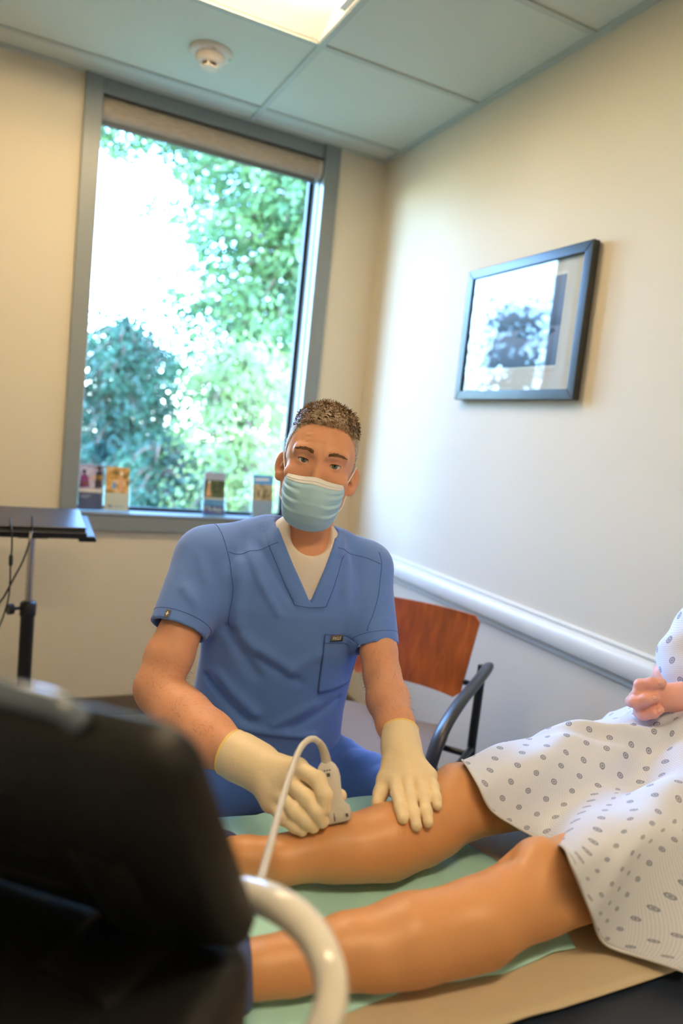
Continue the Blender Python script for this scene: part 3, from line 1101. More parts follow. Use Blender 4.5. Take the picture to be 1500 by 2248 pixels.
t = thing('power_cable', 'thin black cable with a bead hanging at the far left of the laptop', 'cable', c1[-1], 'cables hanging from the laptop')
MB().tube(c1, .0028, 8).build('cord', m_cable, t, True)
MB().tube([(-1.5941, -0.6600, 0.8772), (-1.5951, -0.6600, 0.8694), (-1.5946, -0.6600, 0.8445), (-1.5949, -0.6600, 0.8367)], [.004, .007, .007, .004], 10).build('ferrite_bead', m_cable, t, True)
c2 = spline([(-1.5348, -0.6300, 1.0051), (-1.5352, -0.6480, 0.9687), (-1.5413, -0.6550, 0.9165), (-1.5580, -0.6600, 0.8544), (-1.5834, -0.6700, 0.7968), (-1.6083, -0.6700, 0.7375), (-1.6456, -0.6600, 0.6539), (-1.78, -.62, .25), (-1.86, -.55, .006), (-1.98, -.42, .006)], 70)
t = thing('network_cable', 'black cable with a silver plug sleeve hanging beside the chrome pole', 'cable', c2[-1], 'cables hanging from the laptop')
MB().tube(c2, .0032, 8).build('cord', m_cable, t, True)
MB().tube([(-1.5360, -0.6490, 0.9563), (-1.5413, -0.6550, 0.9180)], .0046, 10).build('plug_sleeve', mat('silver_sleeve', (190, 184, 172), .35, metal=.5), t, True)

# ================================================================== examination table
TZ = .66
TX0, TX1, TY0, TY1 = -1.49, -.05, -2.75, -2.03
m_vinyl = mat('navy_vinyl', (30, 40, 58), .42, var=.06, vscale=40, bump=.15, bscale=260)
m_tbl = mat('table_cabinet_grey', (176, 174, 168), .5, var=.02)
t = thing('exam_table', 'examination table with navy padded top under the patient', 'exam table', ((TX0 + TX1) / 2, (TY0 + TY1) / 2, 0))
MB().bb((TX0, TY0, TZ - .085), (-.62, TY1, TZ - .004)).build('leg_cushion', m_vinyl, t, bevel=.028, bseg=4)
# raised back section
ang = math.radians(76)
bd = Vector((math.cos(ang), 0, math.sin(ang)))
bn = Vector((-math.sin(ang), 0, math.cos(ang)))
MB().bb((-.615, TY0, TZ - .085), (-.30, TY1, TZ - .004)).build('seat_cushion', m_vinyl, t, bevel=.028, bseg=4)
b0 = Vector((-.215, 0, TZ + .02))
rot = Matrix((bd, Vector((0, 1, 0)), bn)).transposed()
MB().box(b0 + bd * .29 + Vector((.03, -2.33, 0)), (.56, .46, .06), rot).build('back_cushion', m_vinyl, t, bevel=.028, bseg=4)
MB().bb((TX0 + .03, TY0 + .04, TZ - .14), (-.06, TY1 - .04, TZ - .086)).build('top_frame', m_tbl, t, bevel=.006)
MB().bb((-1.12, TY0 + .06, .06), (-.10, TY1 - .06, TZ - .141)).build('cabinet', m_tbl, t, bevel=.008)
MB().bb((-1.08, TY0 + .09, 0), (-.14, TY1 - .09, .059)).build('plinth', m_black, t)
for k in range(2):
    d_ = MB().bb((-1.08 + .48 * k, TY0 + .048, .12), (-.63 + .48 * k, TY0 + .0595, .47)).build('drawer_front', m_tbl, t, bevel=.004)
    MB().tube([(-.94 + .48 * k, TY0 + .04, .42), (-.77 + .48 * k, TY0 + .04, .42)], .006, 8).build('handle', m_chrome, d_, True)


def sheet(name, outline_fn, nx, ny, hfun, material, thick=.0012, parent=None):
    """Thin sheet on a grid: outline_fn(u, v) -> (x, y); hfun(x, y) -> z."""
    vs, fs = [], []
    for i in range(nx + 1):
        for j in range(ny + 1):
            x, y = outline_fn(i / nx, j / ny)
            vs.append((x, y, hfun(x, y)))
    n = ny + 1
    for i in range(nx):
        for j in range(ny):
            a = i * n + j
            fs.append((a, a + n, a + n + 1, a + 1))
    m_ = MB().add(vs, fs)
    o = m_.build(name, material, parent, True, fix=False)
    sd_ = o.modifiers.new('thickness', 'SOLIDIFY')
    sd_.thickness = thick
    sd_.offset = 1
    return o


def wav(x, y, seed, amp):
    return amp * (math.sin(17 * x + 5 * y + seed) * math.sin(13 * y - 4 * x + 2 * seed) + .5 * math.sin(41 * x - 23 * y + seed * 3))


m_sheetp = mat('exam_paper_tan', (198, 182, 156), .85, var=.03, vscale=25, bump=.2, bscale=500)
o = sheet('exam_paper', lambda u, v: (TX0 + .02 + 1.19 * u, -2.628 + .006 * math.sin(6 * u + 1) * (1 - v) + .50 * v), 80, 30,
          lambda x, y: TZ + .0035 + max(0, wav(x, y, .7, .003)), m_sheetp)
tag(o, 'tan paper sheet covering the examination table', 'paper')
m_pad = mat('teal_underpad', (176, 228, 226), .8, var=.03, vscale=18, bump=.2, bscale=300)
PC = [(-0.8649, -2.5571, 0.6680), (-0.8294, -2.3323, 0.6680), (-1.44, -2.075, .668), (-1.45, -2.535, .668)]


def pad_xy(u, v):
    a, b, c, d = [Vector(p) for p in PC]
    e = Vector((-.93, -2.075, .668))
    right = a * (1 - v / .45) + b * (v / .45) if v < .45 else b * (1 - (v - .45) / .55) + e * ((v - .45) / .55)
    p = right * (1 - u) + (d * (1 - v) + c * v) * u
    return p.x + .012 * math.sin(9 * v) * (1 - u), p.y + .006 * math.sin(14 * u + 1) * (1 - v) + .008 * math.sin(11 * u) * v


o = sheet('absorbent_pad', pad_xy, 90, 46, lambda x, y: TZ + .0085 + max(0, wav(x * 1.3, y * 1.6, 2.2, .006)), m_pad)
tag(o, 'teal absorbent pad spread under both bare legs', 'pad')

# ================================================================== operator stool (mostly hidden behind the table)
t = thing('stool', 'black padded stool beneath the seated man', 'stool', (-1.04, -1.70, 0))
MB().lathe((-1.04, -1.70, 0), [(.15, .415), (.185, .425), (.19, .445), (.18, .462), (.12, .468), (.02, .468)], 32).build('seat', m_black, t, True, angle=.8)
MB().lathe((-1.04, -1.70, 0), [(.03, .08), (.03, .26), (.02, .27), (.02, .42)], 16).build('column', m_chrome, t, True, angle=.6)
for k in range(5):
    an = 2 * PI * k / 5 + .3
    e = Vector((-1.04 + .25 * math.cos(an), -1.70 + .25 * math.sin(an), .06))
    MB().tube([(-1.04, -1.70, .10), e], [.025, .016], 10).build('base_leg', m_tube, t, True, angle=.8)
    MB().lathe((e.x, e.y, 0), [(.014, .002), (.025, .01), (.026, .03), (.020, .05)], 12).build('caster', m_black, t, True)


# ================================================================== ultrasound machine in the foreground
m_dark = mat('ultrasound_black_housing', (9, 9, 10), .5, var=.1, bump=.08, bscale=400)
m_gloss = mat('ultrasound_grey_gloss', (84, 96, 112), .12, var=.02, coat=.5)
m_hand = mat('handle_white_gloss', (226, 222, 214), .18, var=.01, coat=.4)
m_bodyw = mat('ultrasound_body_white', (214, 212, 206), .4, var=.01)
t = thing('ultrasound_machine', 'black backed ultrasound display on a cart with a white loop handle in the foreground', 'ultrasound machine', (-1.66, -2.86, 0))
T1 = Vector((-1.5698, -2.8647, 1.1900))
DL = (Vector((-1.6636, -2.7808, 1.1900)) - T1).normalized()          # along the top edge, away to the left
DDn = (Vector((-1.4291, -2.7755, 0.9510)) - T1)
DD = (DDn - DL * DDn.dot(DL))
HGT = DD.length
DD.normalize()
DN = DL.cross(DD).normalized()
if DN.dot(Vector((0, -1, 0))) < 0:
    DN = -DN                                                 # towards the camera side (the back of the display)
WID = .40


def dp(a, b, c):
    return T1 + DL * a + DD * b + DN * c


def rrect(w, h, r, inset, c, seg=8):
    pts = []
    for cx_, cy_, a0 in ((r, r, PI), (w - r, r, 1.5 * PI), (w - r, h - r, 0), (r, h - r, .5 * PI)):
        for k in range(seg + 1):
            an = a0 + .5 * PI * k / seg
            pts.append(dp(cx_ + (r - inset) * math.cos(an), cy_ + (r - inset) * math.sin(an), c))
    return pts
MB().loft([rrect(WID, HGT, .03, .004, -.022), rrect(WID, HGT, .03, 0, -.018), rrect(WID, HGT, .03, 0, -.004), rrect(WID, HGT, .03, .006, .004), rrect(WID, HGT, .03, .020, .010)]).build('display_housing', m_dark, t, True, angle=.7)
s_ = MB().loft([rrect(WID, HGT, .03, .016, -.0235), rrect(WID, HGT, .03, .016, -.0221)])
s_.build('screen', mat('ultrasound_screen', (8, 10, 14), .1, emit=(40, 60, 90), estr=.25), t)
MB().tube(spline([dp(.070, -.004, -.004), dp(.076, -.014, -.004), dp(.09, -.017, -.004), dp(.16, -.018, -.004), dp(.26, -.016, -.004)], 18), .0085, 14).build('grab_bar', m_gloss, t, True)
for b in (.34, .62, .82):
    MB().box(dp(.24, HGT * b, .0105), (.18, .004, .003), Matrix((DL, DD, DN)).transposed()).build('cooling_slot', m_black, t)
# arm and column below the display
CE = Vector((-1.4491, -2.7273, 0.8933))                              # far right corner of the console
DH = Vector((-DL.y, DL.x, 0)).normalized()
if DH.dot(CAM_POS - CE) < 0:
    DH = -DH
cc = CE + DL * .17 + DH * .10
crot = Matrix((DL, DH, Vector((0, 0, 1)))).transposed()
MB().box((cc.x, cc.y, .815), (.34, .20, .27), crot).build('console', m_dark, t, bevel=.025, bseg=4)
MB().tube([dp(.10, HGT * .5, -.02), dp(.10, HGT + .01, -.015), Vector((cc.x, cc.y, .92)) - DL * .06], [.04, .045, .05], 18).build('display_arm', m_dark, t, True, angle=.8)
MB().box((cc.x, cc.y, .64), (.28, .18, .08), crot).build('lower_console', m_bodyw, t, bevel=.02, bseg=3)
MB().lathe((cc.x, cc.y, 0), [(.045, .10), (.040, .66)], 20).build('column', m_bodyw, t, True, angle=.8)
for k in range(4):
    an = .35 + k * PI / 2
    e = Vector((cc.x + .22 * math.cos(an), cc.y + .22 * math.sin(an), .085))
    MB().tube([(cc.x, cc.y, .12), e], [.035, .022], 12).build('base_leg', m_bodyw, t, True, angle=.8)
    MB().lathe((e.x - .012, e.y, .045), [(.03, 0), (.045, .004), (.045, .02), (.03, .024)], 18, axis=(1, 0, 0)).build('caster', m_black, t, True, angle=.6)
# white loop handle that sweeps round the front of the console
hp = spline([(-1.5109, -2.5838, 0.8943), (-1.4722, -2.6219, 0.9262), (-1.4408, -2.6686, 0.9495), (-1.4258, -2.7085, 0.9614), (-1.4123, -2.7380, 0.9589), (-1.4060, -2.7647, 0.9499), (-1.4063, -2.7833, 0.9348), (-1.4171, -2.7968, 0.9169), (-1.4384, -2.8004, 0.8912), (-1.4715, -2.7969, 0.8758), (-1.5000, -2.7721, 0.8700)], 70)
MB().tube(hp, [.0145 + .0008 * math.sin(k * .09) for k in range(70)], 20).build('loop_handle', m_hand, t, True, angle=.9)

# ------------------------------------------------------------------ probe and its cable
m_probe = mat('probe_grey_plastic', (206, 202, 196), .38, var=.01)
m_prmark = mat('probe_marking', (86, 80, 80), .6)
PA = Vector((-1.1690, -2.2752, 0.8623))           # top of the probe body
PB = Vector((-1.1609, -2.3139, 0.7791))          # middle of the scanning face
px = (Vector((-1.1417, -2.3201, 0.7888)) - Vector((-1.1825, -2.3067, 0.7671))).normalized()
pz = (PA - PB).normalized()
px = (px - pz * px.dot(pz)).normalized()
py = pz.cross(px)
PL = (PA - PB).length
t = thing('ultrasound_probe', 'pale grey ultrasound probe held against the farther calf', 'probe', PB)


def probe_ring(s, w, d, n=28, e=3.0):
    out = []
    for k in range(n):
        a = 2 * PI * k / n
        c_, s2 = math.cos(a), math.sin(a)
        rr = (abs(c_) ** e + abs(s2) ** e) ** (-1 / e)
        out.append(PB + pz * (s * PL) + px * (w * rr * c_) + py * (d * rr * s2))
    return out
secs = [(.0, .0235, .0075), (.02, .0255, .0095), (.16, .0265, .0110), (.22, .0262, .0115), (.29, .0205, .0118), (.36, .0172, .0120), (.55, .0175, .0125),
        (.72, .0190, .0130), (.84, .0178, .0125), (.93, .0140, .0110), (.985, .0095, .0085), (1.0, .0080, .0075)]
MB().loft([probe_ring(*q) for q in secs]).build('body', m_probe, t, True, angle=.9)
MB().loft([probe_ring(-.012, .0215, .0055), probe_ring(.004, .0225, .0066)]).build('scan_face', mat('probe_lens_grey', (150, 150, 150), .4), t, True, angle=.7)
vis = -1 if py.dot(CAM_POS - PB) < 0 else 1
MB().box(PB + pz * (PL * .10) + py * (vis * .0108), (.0012, .0010, .012), Matrix((px, py, pz)).transposed()).build('centre_mark', m_prmark, t)
MB().box(PB + pz * (PL * .10) + py * (vis * .0106) + px * .02, (.004, .0010, .005), Matrix((px, py, pz)).transposed()).build('side_mark', m_prmark, t)
MB().box(PB + pz * (PL * .79) + py * (vis * .0128) + px * .001, (.0055, .0012, .0055), Matrix((px, py, pz)).transposed()).build('emblem', m_prmark, t)
for k in range(3):
    MB().box(PB + pz * (PL * .865) + py * (vis * .0118) + px * (-.004 + .004 * k), (.0026, .0012, .0022), Matrix((px, py, pz)).transposed()).build('print_mark', m_prmark, t)
cab = spline([PA - pz * .004, (-1.1716, -2.2725, 0.8744), (-1.1803, -2.2718, 0.8911), (-1.1954, -2.2741, 0.9028), (-1.2130, -2.2822, 0.9021), (-1.2300, -2.2971, 0.8944), (-1.2552, -2.3312, 0.8802), (-1.2886, -2.3835, 0.8670), (-1.3319, -2.4628, 0.8686), (-1.3639, -2.5242, 0.8799), (-1.3915, -2.5763, 0.8925), (-1.4089, -2.5906, 0.8884), (-1.4356, -2.5890, 0.8842), (-1.4654, -2.5747, 0.8784), (-1.4904, -2.5642, 0.8613)], 90)
t2 = thing('probe_cable', 'pale grey cable arching from the probe down to the machine', 'cable', cab[-1])
MB().tube(cab[13:], .0050, 14).build('cord', m_probe, t2, True)
MB().tube(cab[:16], [.0088 - .0034 * k / 15 for k in range(16)], 14).build('strain_relief', mat('probe_relief_grey', (180, 174, 162), .5), t2, True)


# ================================================================== people: shared anatomy
m_skin = mat('skin_face_arms', (216, 158, 126), .5, spec=.4, var=.07, vscale=30, bump=.12, bscale=420, sss=.12)
m_skin_leg = mat('skin_tanned_legs', (206, 150, 102), .42, spec=.45, var=.05, vscale=22, bump=.06, bscale=420, sss=.10)
m_skin_hand = mat('skin_pink_hands', (222, 164, 152), .5, spec=.4, var=.06, vscale=60, bump=.1, bscale=600, sss=.12)


def head_sdf(q):
    """Head in its own frame: x to its left, y forward, z up, origin between the ears."""
    s = q.copy()
    s[:, 0] = np.abs(s[:, 0])
    d = el(s, (0, -.012, .050), (.073, .094, .083))
    d = smin(d, el(s, (0, .026, .018), (.064, .070, .086)), .03)
    d = smin(d, el(s, (0, .034, -.056), (.054, .060, .060)), .03)
    d = smin(d, rc(s, (.050, -.002, -.045), (.020, .074, -.098), .017, .015), .022)
    d = smin(d, el(s, (0, .080, -.100), (.022, .017, .018)), .022)
    d = smin(d, el(s, (.044, .062, -.014), (.021, .018, .015)), .02)
    d = smin(d, rc(s, (.010, .0885, .036), (.045, .0745, .036), .0100, .0085), .014)
    d = smin(d, rc(s, (0, .088, .028), (0, .104, -.022), .0065, .0090), .012)
    d = smin(d, el(s, (0, .106, -.026), (.0105, .009, .0090)), .008)
    d = smin(d, el(s, (.011, .101, -.030), (.008, .010, .007)), .007)
    d = smax(d, -el(s, (.0310, .1010, .0165), (.0190, .0165, .0110)), .012)
    d = smin(d, el(s, (0, .091, -.062), (.022, .010, .009)), .010)
    # lids: a cap over the eyeball with an almond opening
    e = s - np.array((.0315, .0745, .0165))
    cap = np.sqrt((e * e).sum(1)) - .0138
    w = np.clip(1 - (e[:, 0] / .0135) ** 2, 0, 1)
    z0 = -.0006 + .10 * e[:, 0]
    opening = np.maximum(e[:, 2] - (z0 + .0042 * np.sqrt(w)), (z0 - .0038 * np.sqrt(w)) - e[:, 2])
    opening = np.maximum(opening, .004 - e[:, 1])
    cap = np.maximum(cap, -opening)
    d = smin(d, cap, .0035)
    d = np.maximum(d, -np.maximum(opening + .0002, np.sqrt((e * e).sum(1)) - .0150))
    # ears
    a = .62
    B = np.array([[math.cos(a), -math.sin(a), 0], [math.sin(a), math.cos(a), 0], [0, 0, 1.0]])
    ear = el(s, (.0775, -.012, -.002), (.0170, .0062, .0285), B)
    ear = smin(ear, el(s, (.0765, -.006, -.026), (.010, .006, .0105), B), .01)
    cup = el(s, (.0790, -.0015, .001), (.0115, .0085, .0190), B)
    ear = smax(ear, -cup, .005)
    ear = smin(ear, rc(s, (.0715, .002, .004), (.0745, .003, -.006), .0045, .0050), .006)
    return smin(d, ear, .008)


def frame(fwd, up):
    f_ = Vector(fwd).normalized()
    u_ = Vector(up)
    u_ = (u_ - f_ * u_.dot(f_)).normalized()
    l_ = u_.cross(f_)
    return np.array([l_[:], f_[:], u_[:]])      # rows: left, forward, up


def finger(P, pts, r0, r1, k=.006):
    n = len(pts)
    return ch(P, pts, [r0 + (r1 - r0) * i / (n - 1) for i in range(n)], k)


def strands(name, V, N, D, L, width, material, parent, droop=0.0, seed=1):
    """Hair as slim two-piece blades: roots V, normals N, direction D, lengths L."""
    rng = np.random.default_rng(seed)
    n = len(V)
    S = np.cross(D, N)
    S /= np.linalg.norm(S, axis=1)[:, None] + 1e-9
    mid = V + D * (L * .55)[:, None] + N * (L * .10)[:, None]
    tip = V + D * L[:, None] + N * (L * (-.05 - droop))[:, None]
    w = (width * rng.uniform(.7, 1.3, n))[:, None]
    A_ = np.stack([V - S * w, V + S * w, mid + S * w * .9, mid - S * w * .9, tip + S * w * .25, tip - S * w * .25], 1).reshape(-1, 3)
    b = np.arange(n)[:, None] * 6
    F = np.concatenate([b + np.array([0, 1, 2, 3]), b + np.array([3, 2, 4, 5])])
    return link_mesh(name, np_mesh(name, A_, F), material, parent, True)


def normals_of(V, F):
    a, b, c = V[F[:, 0]], V[F[:, 1]], V[F[:, 2]]
    n = np.cross(b - a, c - a)
    N = np.zeros_like(V)
    for i in range(F.shape[1]):
        for k in range(3):
            N[:, k] += np.bincount(F[:, i], n[:, k], len(V))
    return N / (np.linalg.norm(N, axis=1)[:, None] + 1e-12)


# ================================================================== the seated man in blue scrubs
doc = thing('person', 'man in blue scrubs and face mask leaning over the patient with a probe', 'person', (-1.05, -1.76, 0))
HC = np.array((-1.0564, -1.8802, 1.3043))
hf = CAM_POS - Vector(HC)
hu = CAM_UP * math.cos(math.radians(12.5)) + CAM_RIGHT * math.sin(math.radians(12.5))
HF = frame(hf, hu)
# HF[0] = up x forward; make the first axis the image right (his left)
if Vector(HF[0]).dot(CAM_RIGHT) < 0:
    HF[0] = -HF[0]


def hw(x, y, z):
    return HC + HF[0] * x + HF[1] * y + HF[2] * z


H0 = np.array((-1.0512, -1.7389, 0.6656))
N0 = np.array((-1.0599, -1.8713, 1.1268))
TZv = (N0 - H0) / np.linalg.norm(N0 - H0)
TXv = np.array((-0.9232, -1.8859, 1.1067)) - np.array((-1.2585, -1.7980, 1.0957))
TXv = TXv - TZv * (TXv @ TZv)
TXv /= np.linalg.norm(TXv)
TYv = np.cross(TZv, TXv)
if TYv @ (np.array(CAM_POS) - H0) < 0:
    TYv = -TYv


def tl(P):
    q = P - H0
    return np.stack([q @ TXv, q @ TYv, q @ TZv], 1)


def tw(x, y, z):
    return H0 + TXv * x + TYv * y + TZv * z


def torso_sdf(q, grow=0.0):
    z = q[:, 2]
    zz = [-.08, -.03, .02, .10, .20, .30, .38, .44, .49, .53, .56]
    a = np.interp(z, zz, [.160, .182, .184, .176, .175, .180, .176, .160, .112, .078, .06]) + grow
    b = np.interp(z, zz, [.110, .128, .130, .122, .118, .118, .110, .094, .074, .062, .05]) + grow
    cx = np.interp(z, [0, .3, .45, .53], [-.012, -.014, -.022, -.010])
    cy = np.interp(z, [0, .2, .4, .53], [-.012, -.010, -.008, -.004])
    u = np.abs(q[:, 0] - cx) / a
    v = np.abs(q[:, 1] - cy) / b
    n = (u ** 2.4 + v ** 2.4) ** (1 / 2.4)
    d = (n - 1) * np.minimum(a, b) * .92
    return smax(d, z - (.552 + grow), .03)


ARM_R = [(-1.2552, -1.7945, 1.0912), (-1.2903, -1.8376, 1.0059), (-1.3366, -1.8759, 0.9141), (-1.3614, -1.8980, 0.8598), (-1.3268, -1.9645, 0.8246), (-1.2924, -2.0375, 0.8089), (-1.2600, -2.1072, 0.8035)]
RAD_R = [.040, .042, .0465, .0430, .0540, .0490, .0345]
ARM_L = [(-0.9078, -1.8724, 1.0958), (-0.9086, -1.9266, 1.0141), (-0.9157, -1.9770, 0.9383), (-0.9200, -2.0078, 0.8972), (-0.9401, -2.0739, 0.8718), (-0.9670, -2.1522, 0.8567), (-0.9853, -2.2067, 0.8407)]
RAD_L = [.034, .035, .0385, .0385, .0425, .0355, .0275]


def doc_head_neck(P):
    d = head_sdf((P - HC) @ HF.T)
    nb = tw(-.006, -.004, .500)
    d = smin(d, rc(P, hw(0, -.022, -.050), nb, .0540, .0560), .028)
    d = smin(d, rc(P, tw(-.02, -.035, .470), tw(-.10, -.035, .42), .032, .030), .025)
    d = smin(d, rc(P, tw(.01, -.035, .470), tw(.08, -.035, .42), .032, .030), .025)
    d = smin(d, rc(P, tw(-.008, .006, .48), tw(-.008, .012, .40), .056, .056), .03)
    # throat tendons
    d = fold(P, d, hw(.030, .02, -.085), tw(.010, .055, .475), .010, .003)
    d = fold(P, d, hw(-.030, .02, -.085), tw(-.026, .055, .475), .010, .003)
    # brow wrinkles
    for k, zf in enumerate((.056, .064, .072)):
        for sx in (-1, 1):
            d = fold(P, d, hw(0, .092 - k * .004, zf), hw(sx * .036, .084 - k * .004, zf - .004 + .003 * k), .0022, -.0009)
    return d


def doc_arms(P):
    d = ch(P, ARM_R, RAD_R, .014)
    d = smin(d, el(P, (-1.3649, -1.8934, 0.8360), (.026, .026, .026)), .02)
    d = fold(P, d, (-1.3024, -1.9538, 0.9039), (-1.2874, -1.9634, 0.8864), .016, -.006)
    e = ch(P, ARM_L, RAD_L, .012)
    e = fold(P, e, (-0.9604, -2.0255, 0.9097), (-0.9281, -2.0427, 0.9005), .014, -.004)
    d = np.minimum(d, e)
    # wrists run on inside the gloves
    d = np.minimum(d, rc(P, ARM_R[-1], (-1.2266, -2.1583, 0.7987), .0335, .028))
    return np.minimum(d, rc(P, ARM_L[-1], (-0.9820, -2.2224, 0.8174), .0270, .026))


hlo, hhi = HC - .19, HC + .19
hlo[2] -= .17
hlo[1] = min(hlo[1], HC[1] - .19)
V1, F1 = mesh_sdf(doc_head_neck, hlo, hhi, .0022)
V1 = relax(V1, F1, 1, .4)
ap = np.array(ARM_R + ARM_L)
V2, F2 = mesh_sdf(doc_arms, ap.min(0) - .08, ap.max(0) + .08, .0045)
V2 = relax(V2, F2, 2)


def doc_core(P):
    q = tl(P)
    d = smax(torso_sdf(q, -.022), q[:, 2] - .47, .03)
    d = smin(d, rc(P, tw(-.10, -.02, -.02), tw(.06, -.03, -.02), .09, .09), .05)
    return d


V3, F3 = mesh_sdf(doc_core, tw(-.014, 0, .2) - .42, tw(-.014, 0, .2) + .42, .012)
Vb_ = np.concatenate([V1, V2, V3])
Fb_ = np.concatenate([F1, F2 + len(V1), F3 + len(V1) + len(V2)])
body = link_mesh('body', np_mesh('body', Vb_, Fb_), m_skin, doc, True)

# fine hair on the forearms
N2 = normals_of(V2, F2)
fa = np.minimum(rc(V2, ARM_R[3], ARM_R[5], .07, .06), rc(V2, ARM_L[3], ARM_L[5], .06, .05)) < 0
ix = np.where(fa)[0]
rga = np.random.default_rng(9)
pk = rga.choice(ix, 2600)
dn = np.where((np.linalg.norm(V2[pk] - np.array(ARM_R[4]), axis=1) < np.linalg.norm(V2[pk] - np.array(ARM_L[4]), axis=1))[:, None],
              np.array(ARM_R[5]) - np.array(ARM_R[3]), np.array(ARM_L[5]) - np.array(ARM_L[3]))
dn = dn / np.linalg.norm(dn, axis=1)[:, None] + rga.normal(0, .45, dn.shape) + N2[pk] * .35
dn /= np.linalg.norm(dn, axis=1)[:, None]
strands('arm_hair', V2[pk] + rga.normal(0, .001, dn.shape), N2[pk], dn, rga.uniform(.006, .013, len(pk)), .00013, mat('arm_hair_brown', (120, 78, 48), .6), doc, 0, 8)['kind'] = 'stuff'

# eyes
m_eye = mat('eye_white', (214, 204, 196), .15, var=.02, coat=.4)
m_iris = ramp_mat('iris_grey_green', [(.3, (66, 78, 74)), (.7, (112, 120, 112))], tscale=400, rough=.1, coat=.6)
m_pupil = mat('pupil_black', (6, 6, 7), .05, coat=.6)
for sx in (-1, 1):
    c = hw(sx * .0315, .0745, .0165)
    gaze = Vector(CAM_POS - Vector(c)).normalized() + Vector(HF[2]) * .10 + Vector(HF[0]) * .03
    gaze.normalize()
    ey = MB().lathe(c, [(.0124 * math.sin(k / 16 * PI) + 1e-5, -.0124 * math.cos(k / 16 * PI)) for k in range(17)], 24, axis=gaze).build('eye', m_eye, doc, True)
    MB().lathe(c, [(.0061, .01085), (.0050, .0118), (.0030, .01255)], 24, axis=gaze).build('iris', m_iris, ey, True)
    MB().lathe(c, [(.0026, .01245), (.0022, .01285), (.0008, .0130)], 16, axis=gaze).build('pupil', m_pupil, ey, True)

    m_lash_shade = mat('lash_and_lid_shade_brown', (58, 40, 32), .7)  # lash line whose dark colour also carries the shade of the upper lid
    up_e = [hw(sx * (.0315 + x_), .0745 + math.sqrt(max(0, .0142 ** 2 - x_ * x_ - .004 ** 2)), .0165 - .0006 + .10 * x_ + .0044 * math.sqrt(max(0, 1 - (x_ / .0135) ** 2))) for x_ in [(-.0125 + .025 * k / 14) for k in range(15)]]
    MB().tube(up_e, [.0003 + .0006 * math.sin(PI * k / 14) for k in range(15)], 6).build('lash_and_lid_shade', m_lash_shade, ey, True)

# hair: close shell plus short strands
m_hair = ramp_mat('hair_brown_grey', [(.25, (104, 82, 60)), (.5, (160, 134, 104)), (.75, (208, 192, 170))], tscale=70, rough=.5, detail=6)
m_hair_side = ramp_mat('hair_grey_sides', [(.3, (178, 170, 162)), (.7, (228, 224, 218))], tscale=90, rough=.5, detail=6)


def hair_line(q):
    """Height of the hairline at each place round the head."""
    zl = np.interp(q[:, 1], [-.11, -.05, -.015, .004, .020, .030, .048, .062, .080, .10],
                   [-.055, -.040, -.010, .022, .000, .030, .070, .086, .094, .098])
    recess = .006 * np.exp(-((np.abs(q[:, 0]) - .040) / .014) ** 2) * (q[:, 1] > .03)
    return q[:, 2] - zl - recess


def hair_shell(P):
    q = (P - HC) @ HF.T
    s = q.copy()
    s[:, 0] = np.abs(s[:, 0])
    d = smin(el(s, (0, -.012, .050), (.073, .094, .083)), el(s, (0, .026, .018), (.064, .070, .086)), .03)
    top = np.clip((q[:, 2] - .075) / .05, 0, 1)
    h = hair_line(q)
    th = (.0018 + .0060 * top) * np.clip(h / .012, 0, 1) - .003 * (h < 0)
    th = th + top * .0022 * np.sin(q[:, 0] * 260 + 9 * np.sin(q[:, 1] * 70)) * np.clip(h / .02, 0, 1)
    return np.maximum(d - th, -.012 - d)


Vh, Fh = mesh_sdf(lambda P: np.maximum(hair_shell(P), -hair_line((P - HC) @ HF.T)), HC - .16, HC + .17, .0026)
Vh = relax(Vh, Fh, 1)
hair = link_mesh('hair', np_mesh('hair', Vh, Fh), m_hair, doc, True)
Nh = normals_of(Vh, Fh)
qh = (Vh - HC) @ HF.T
up_ = np.clip((qh[:, 2] - .07) / .04, 0, 1)
outw = (((Vh - HC) * Nh).sum(1) > .02) & (hair_line(qh) > .001)
idx = np.where(outw)[0]
rg = np.random.default_rng(5)
pick = rg.choice(idx, 15000)
nn = Nh[pick]
tp = up_[pick]
comb = np.where(tp[:, None] > .35, HF[1] * .75 + HF[0] * .32 + HF[2] * .12, -HF[2] * .9 - HF[1] * .25)
comb = comb + rg.normal(0, .28, comb.shape)
comb = comb - nn * (comb * nn).sum(1)[:, None]
comb /= np.linalg.norm(comb, axis=1)[:, None] + 1e-9
dr = comb * .86 + nn * (.34 + .22 * tp[:, None])
dr /= np.linalg.norm(dr, axis=1)[:, None]
root = Vh[pick] + rg.normal(0, .0009, nn.shape) - nn * .001
ln = (.0050 + .0100 * tp) * rg.uniform(.6, 1.3, len(pick))
tmask = tp > .3
o = strands('hair_strands', root[tmask], nn[tmask], dr[tmask], ln[tmask], .00075, m_hair, hair, .1)
o['kind'] = 'stuff'
o = strands('hair_strands', root[~tmask], nn[~tmask], dr[~tmask], ln[~tmask], .0006, m_hair_side, hair, .0, 2)
o['kind'] = 'stuff'
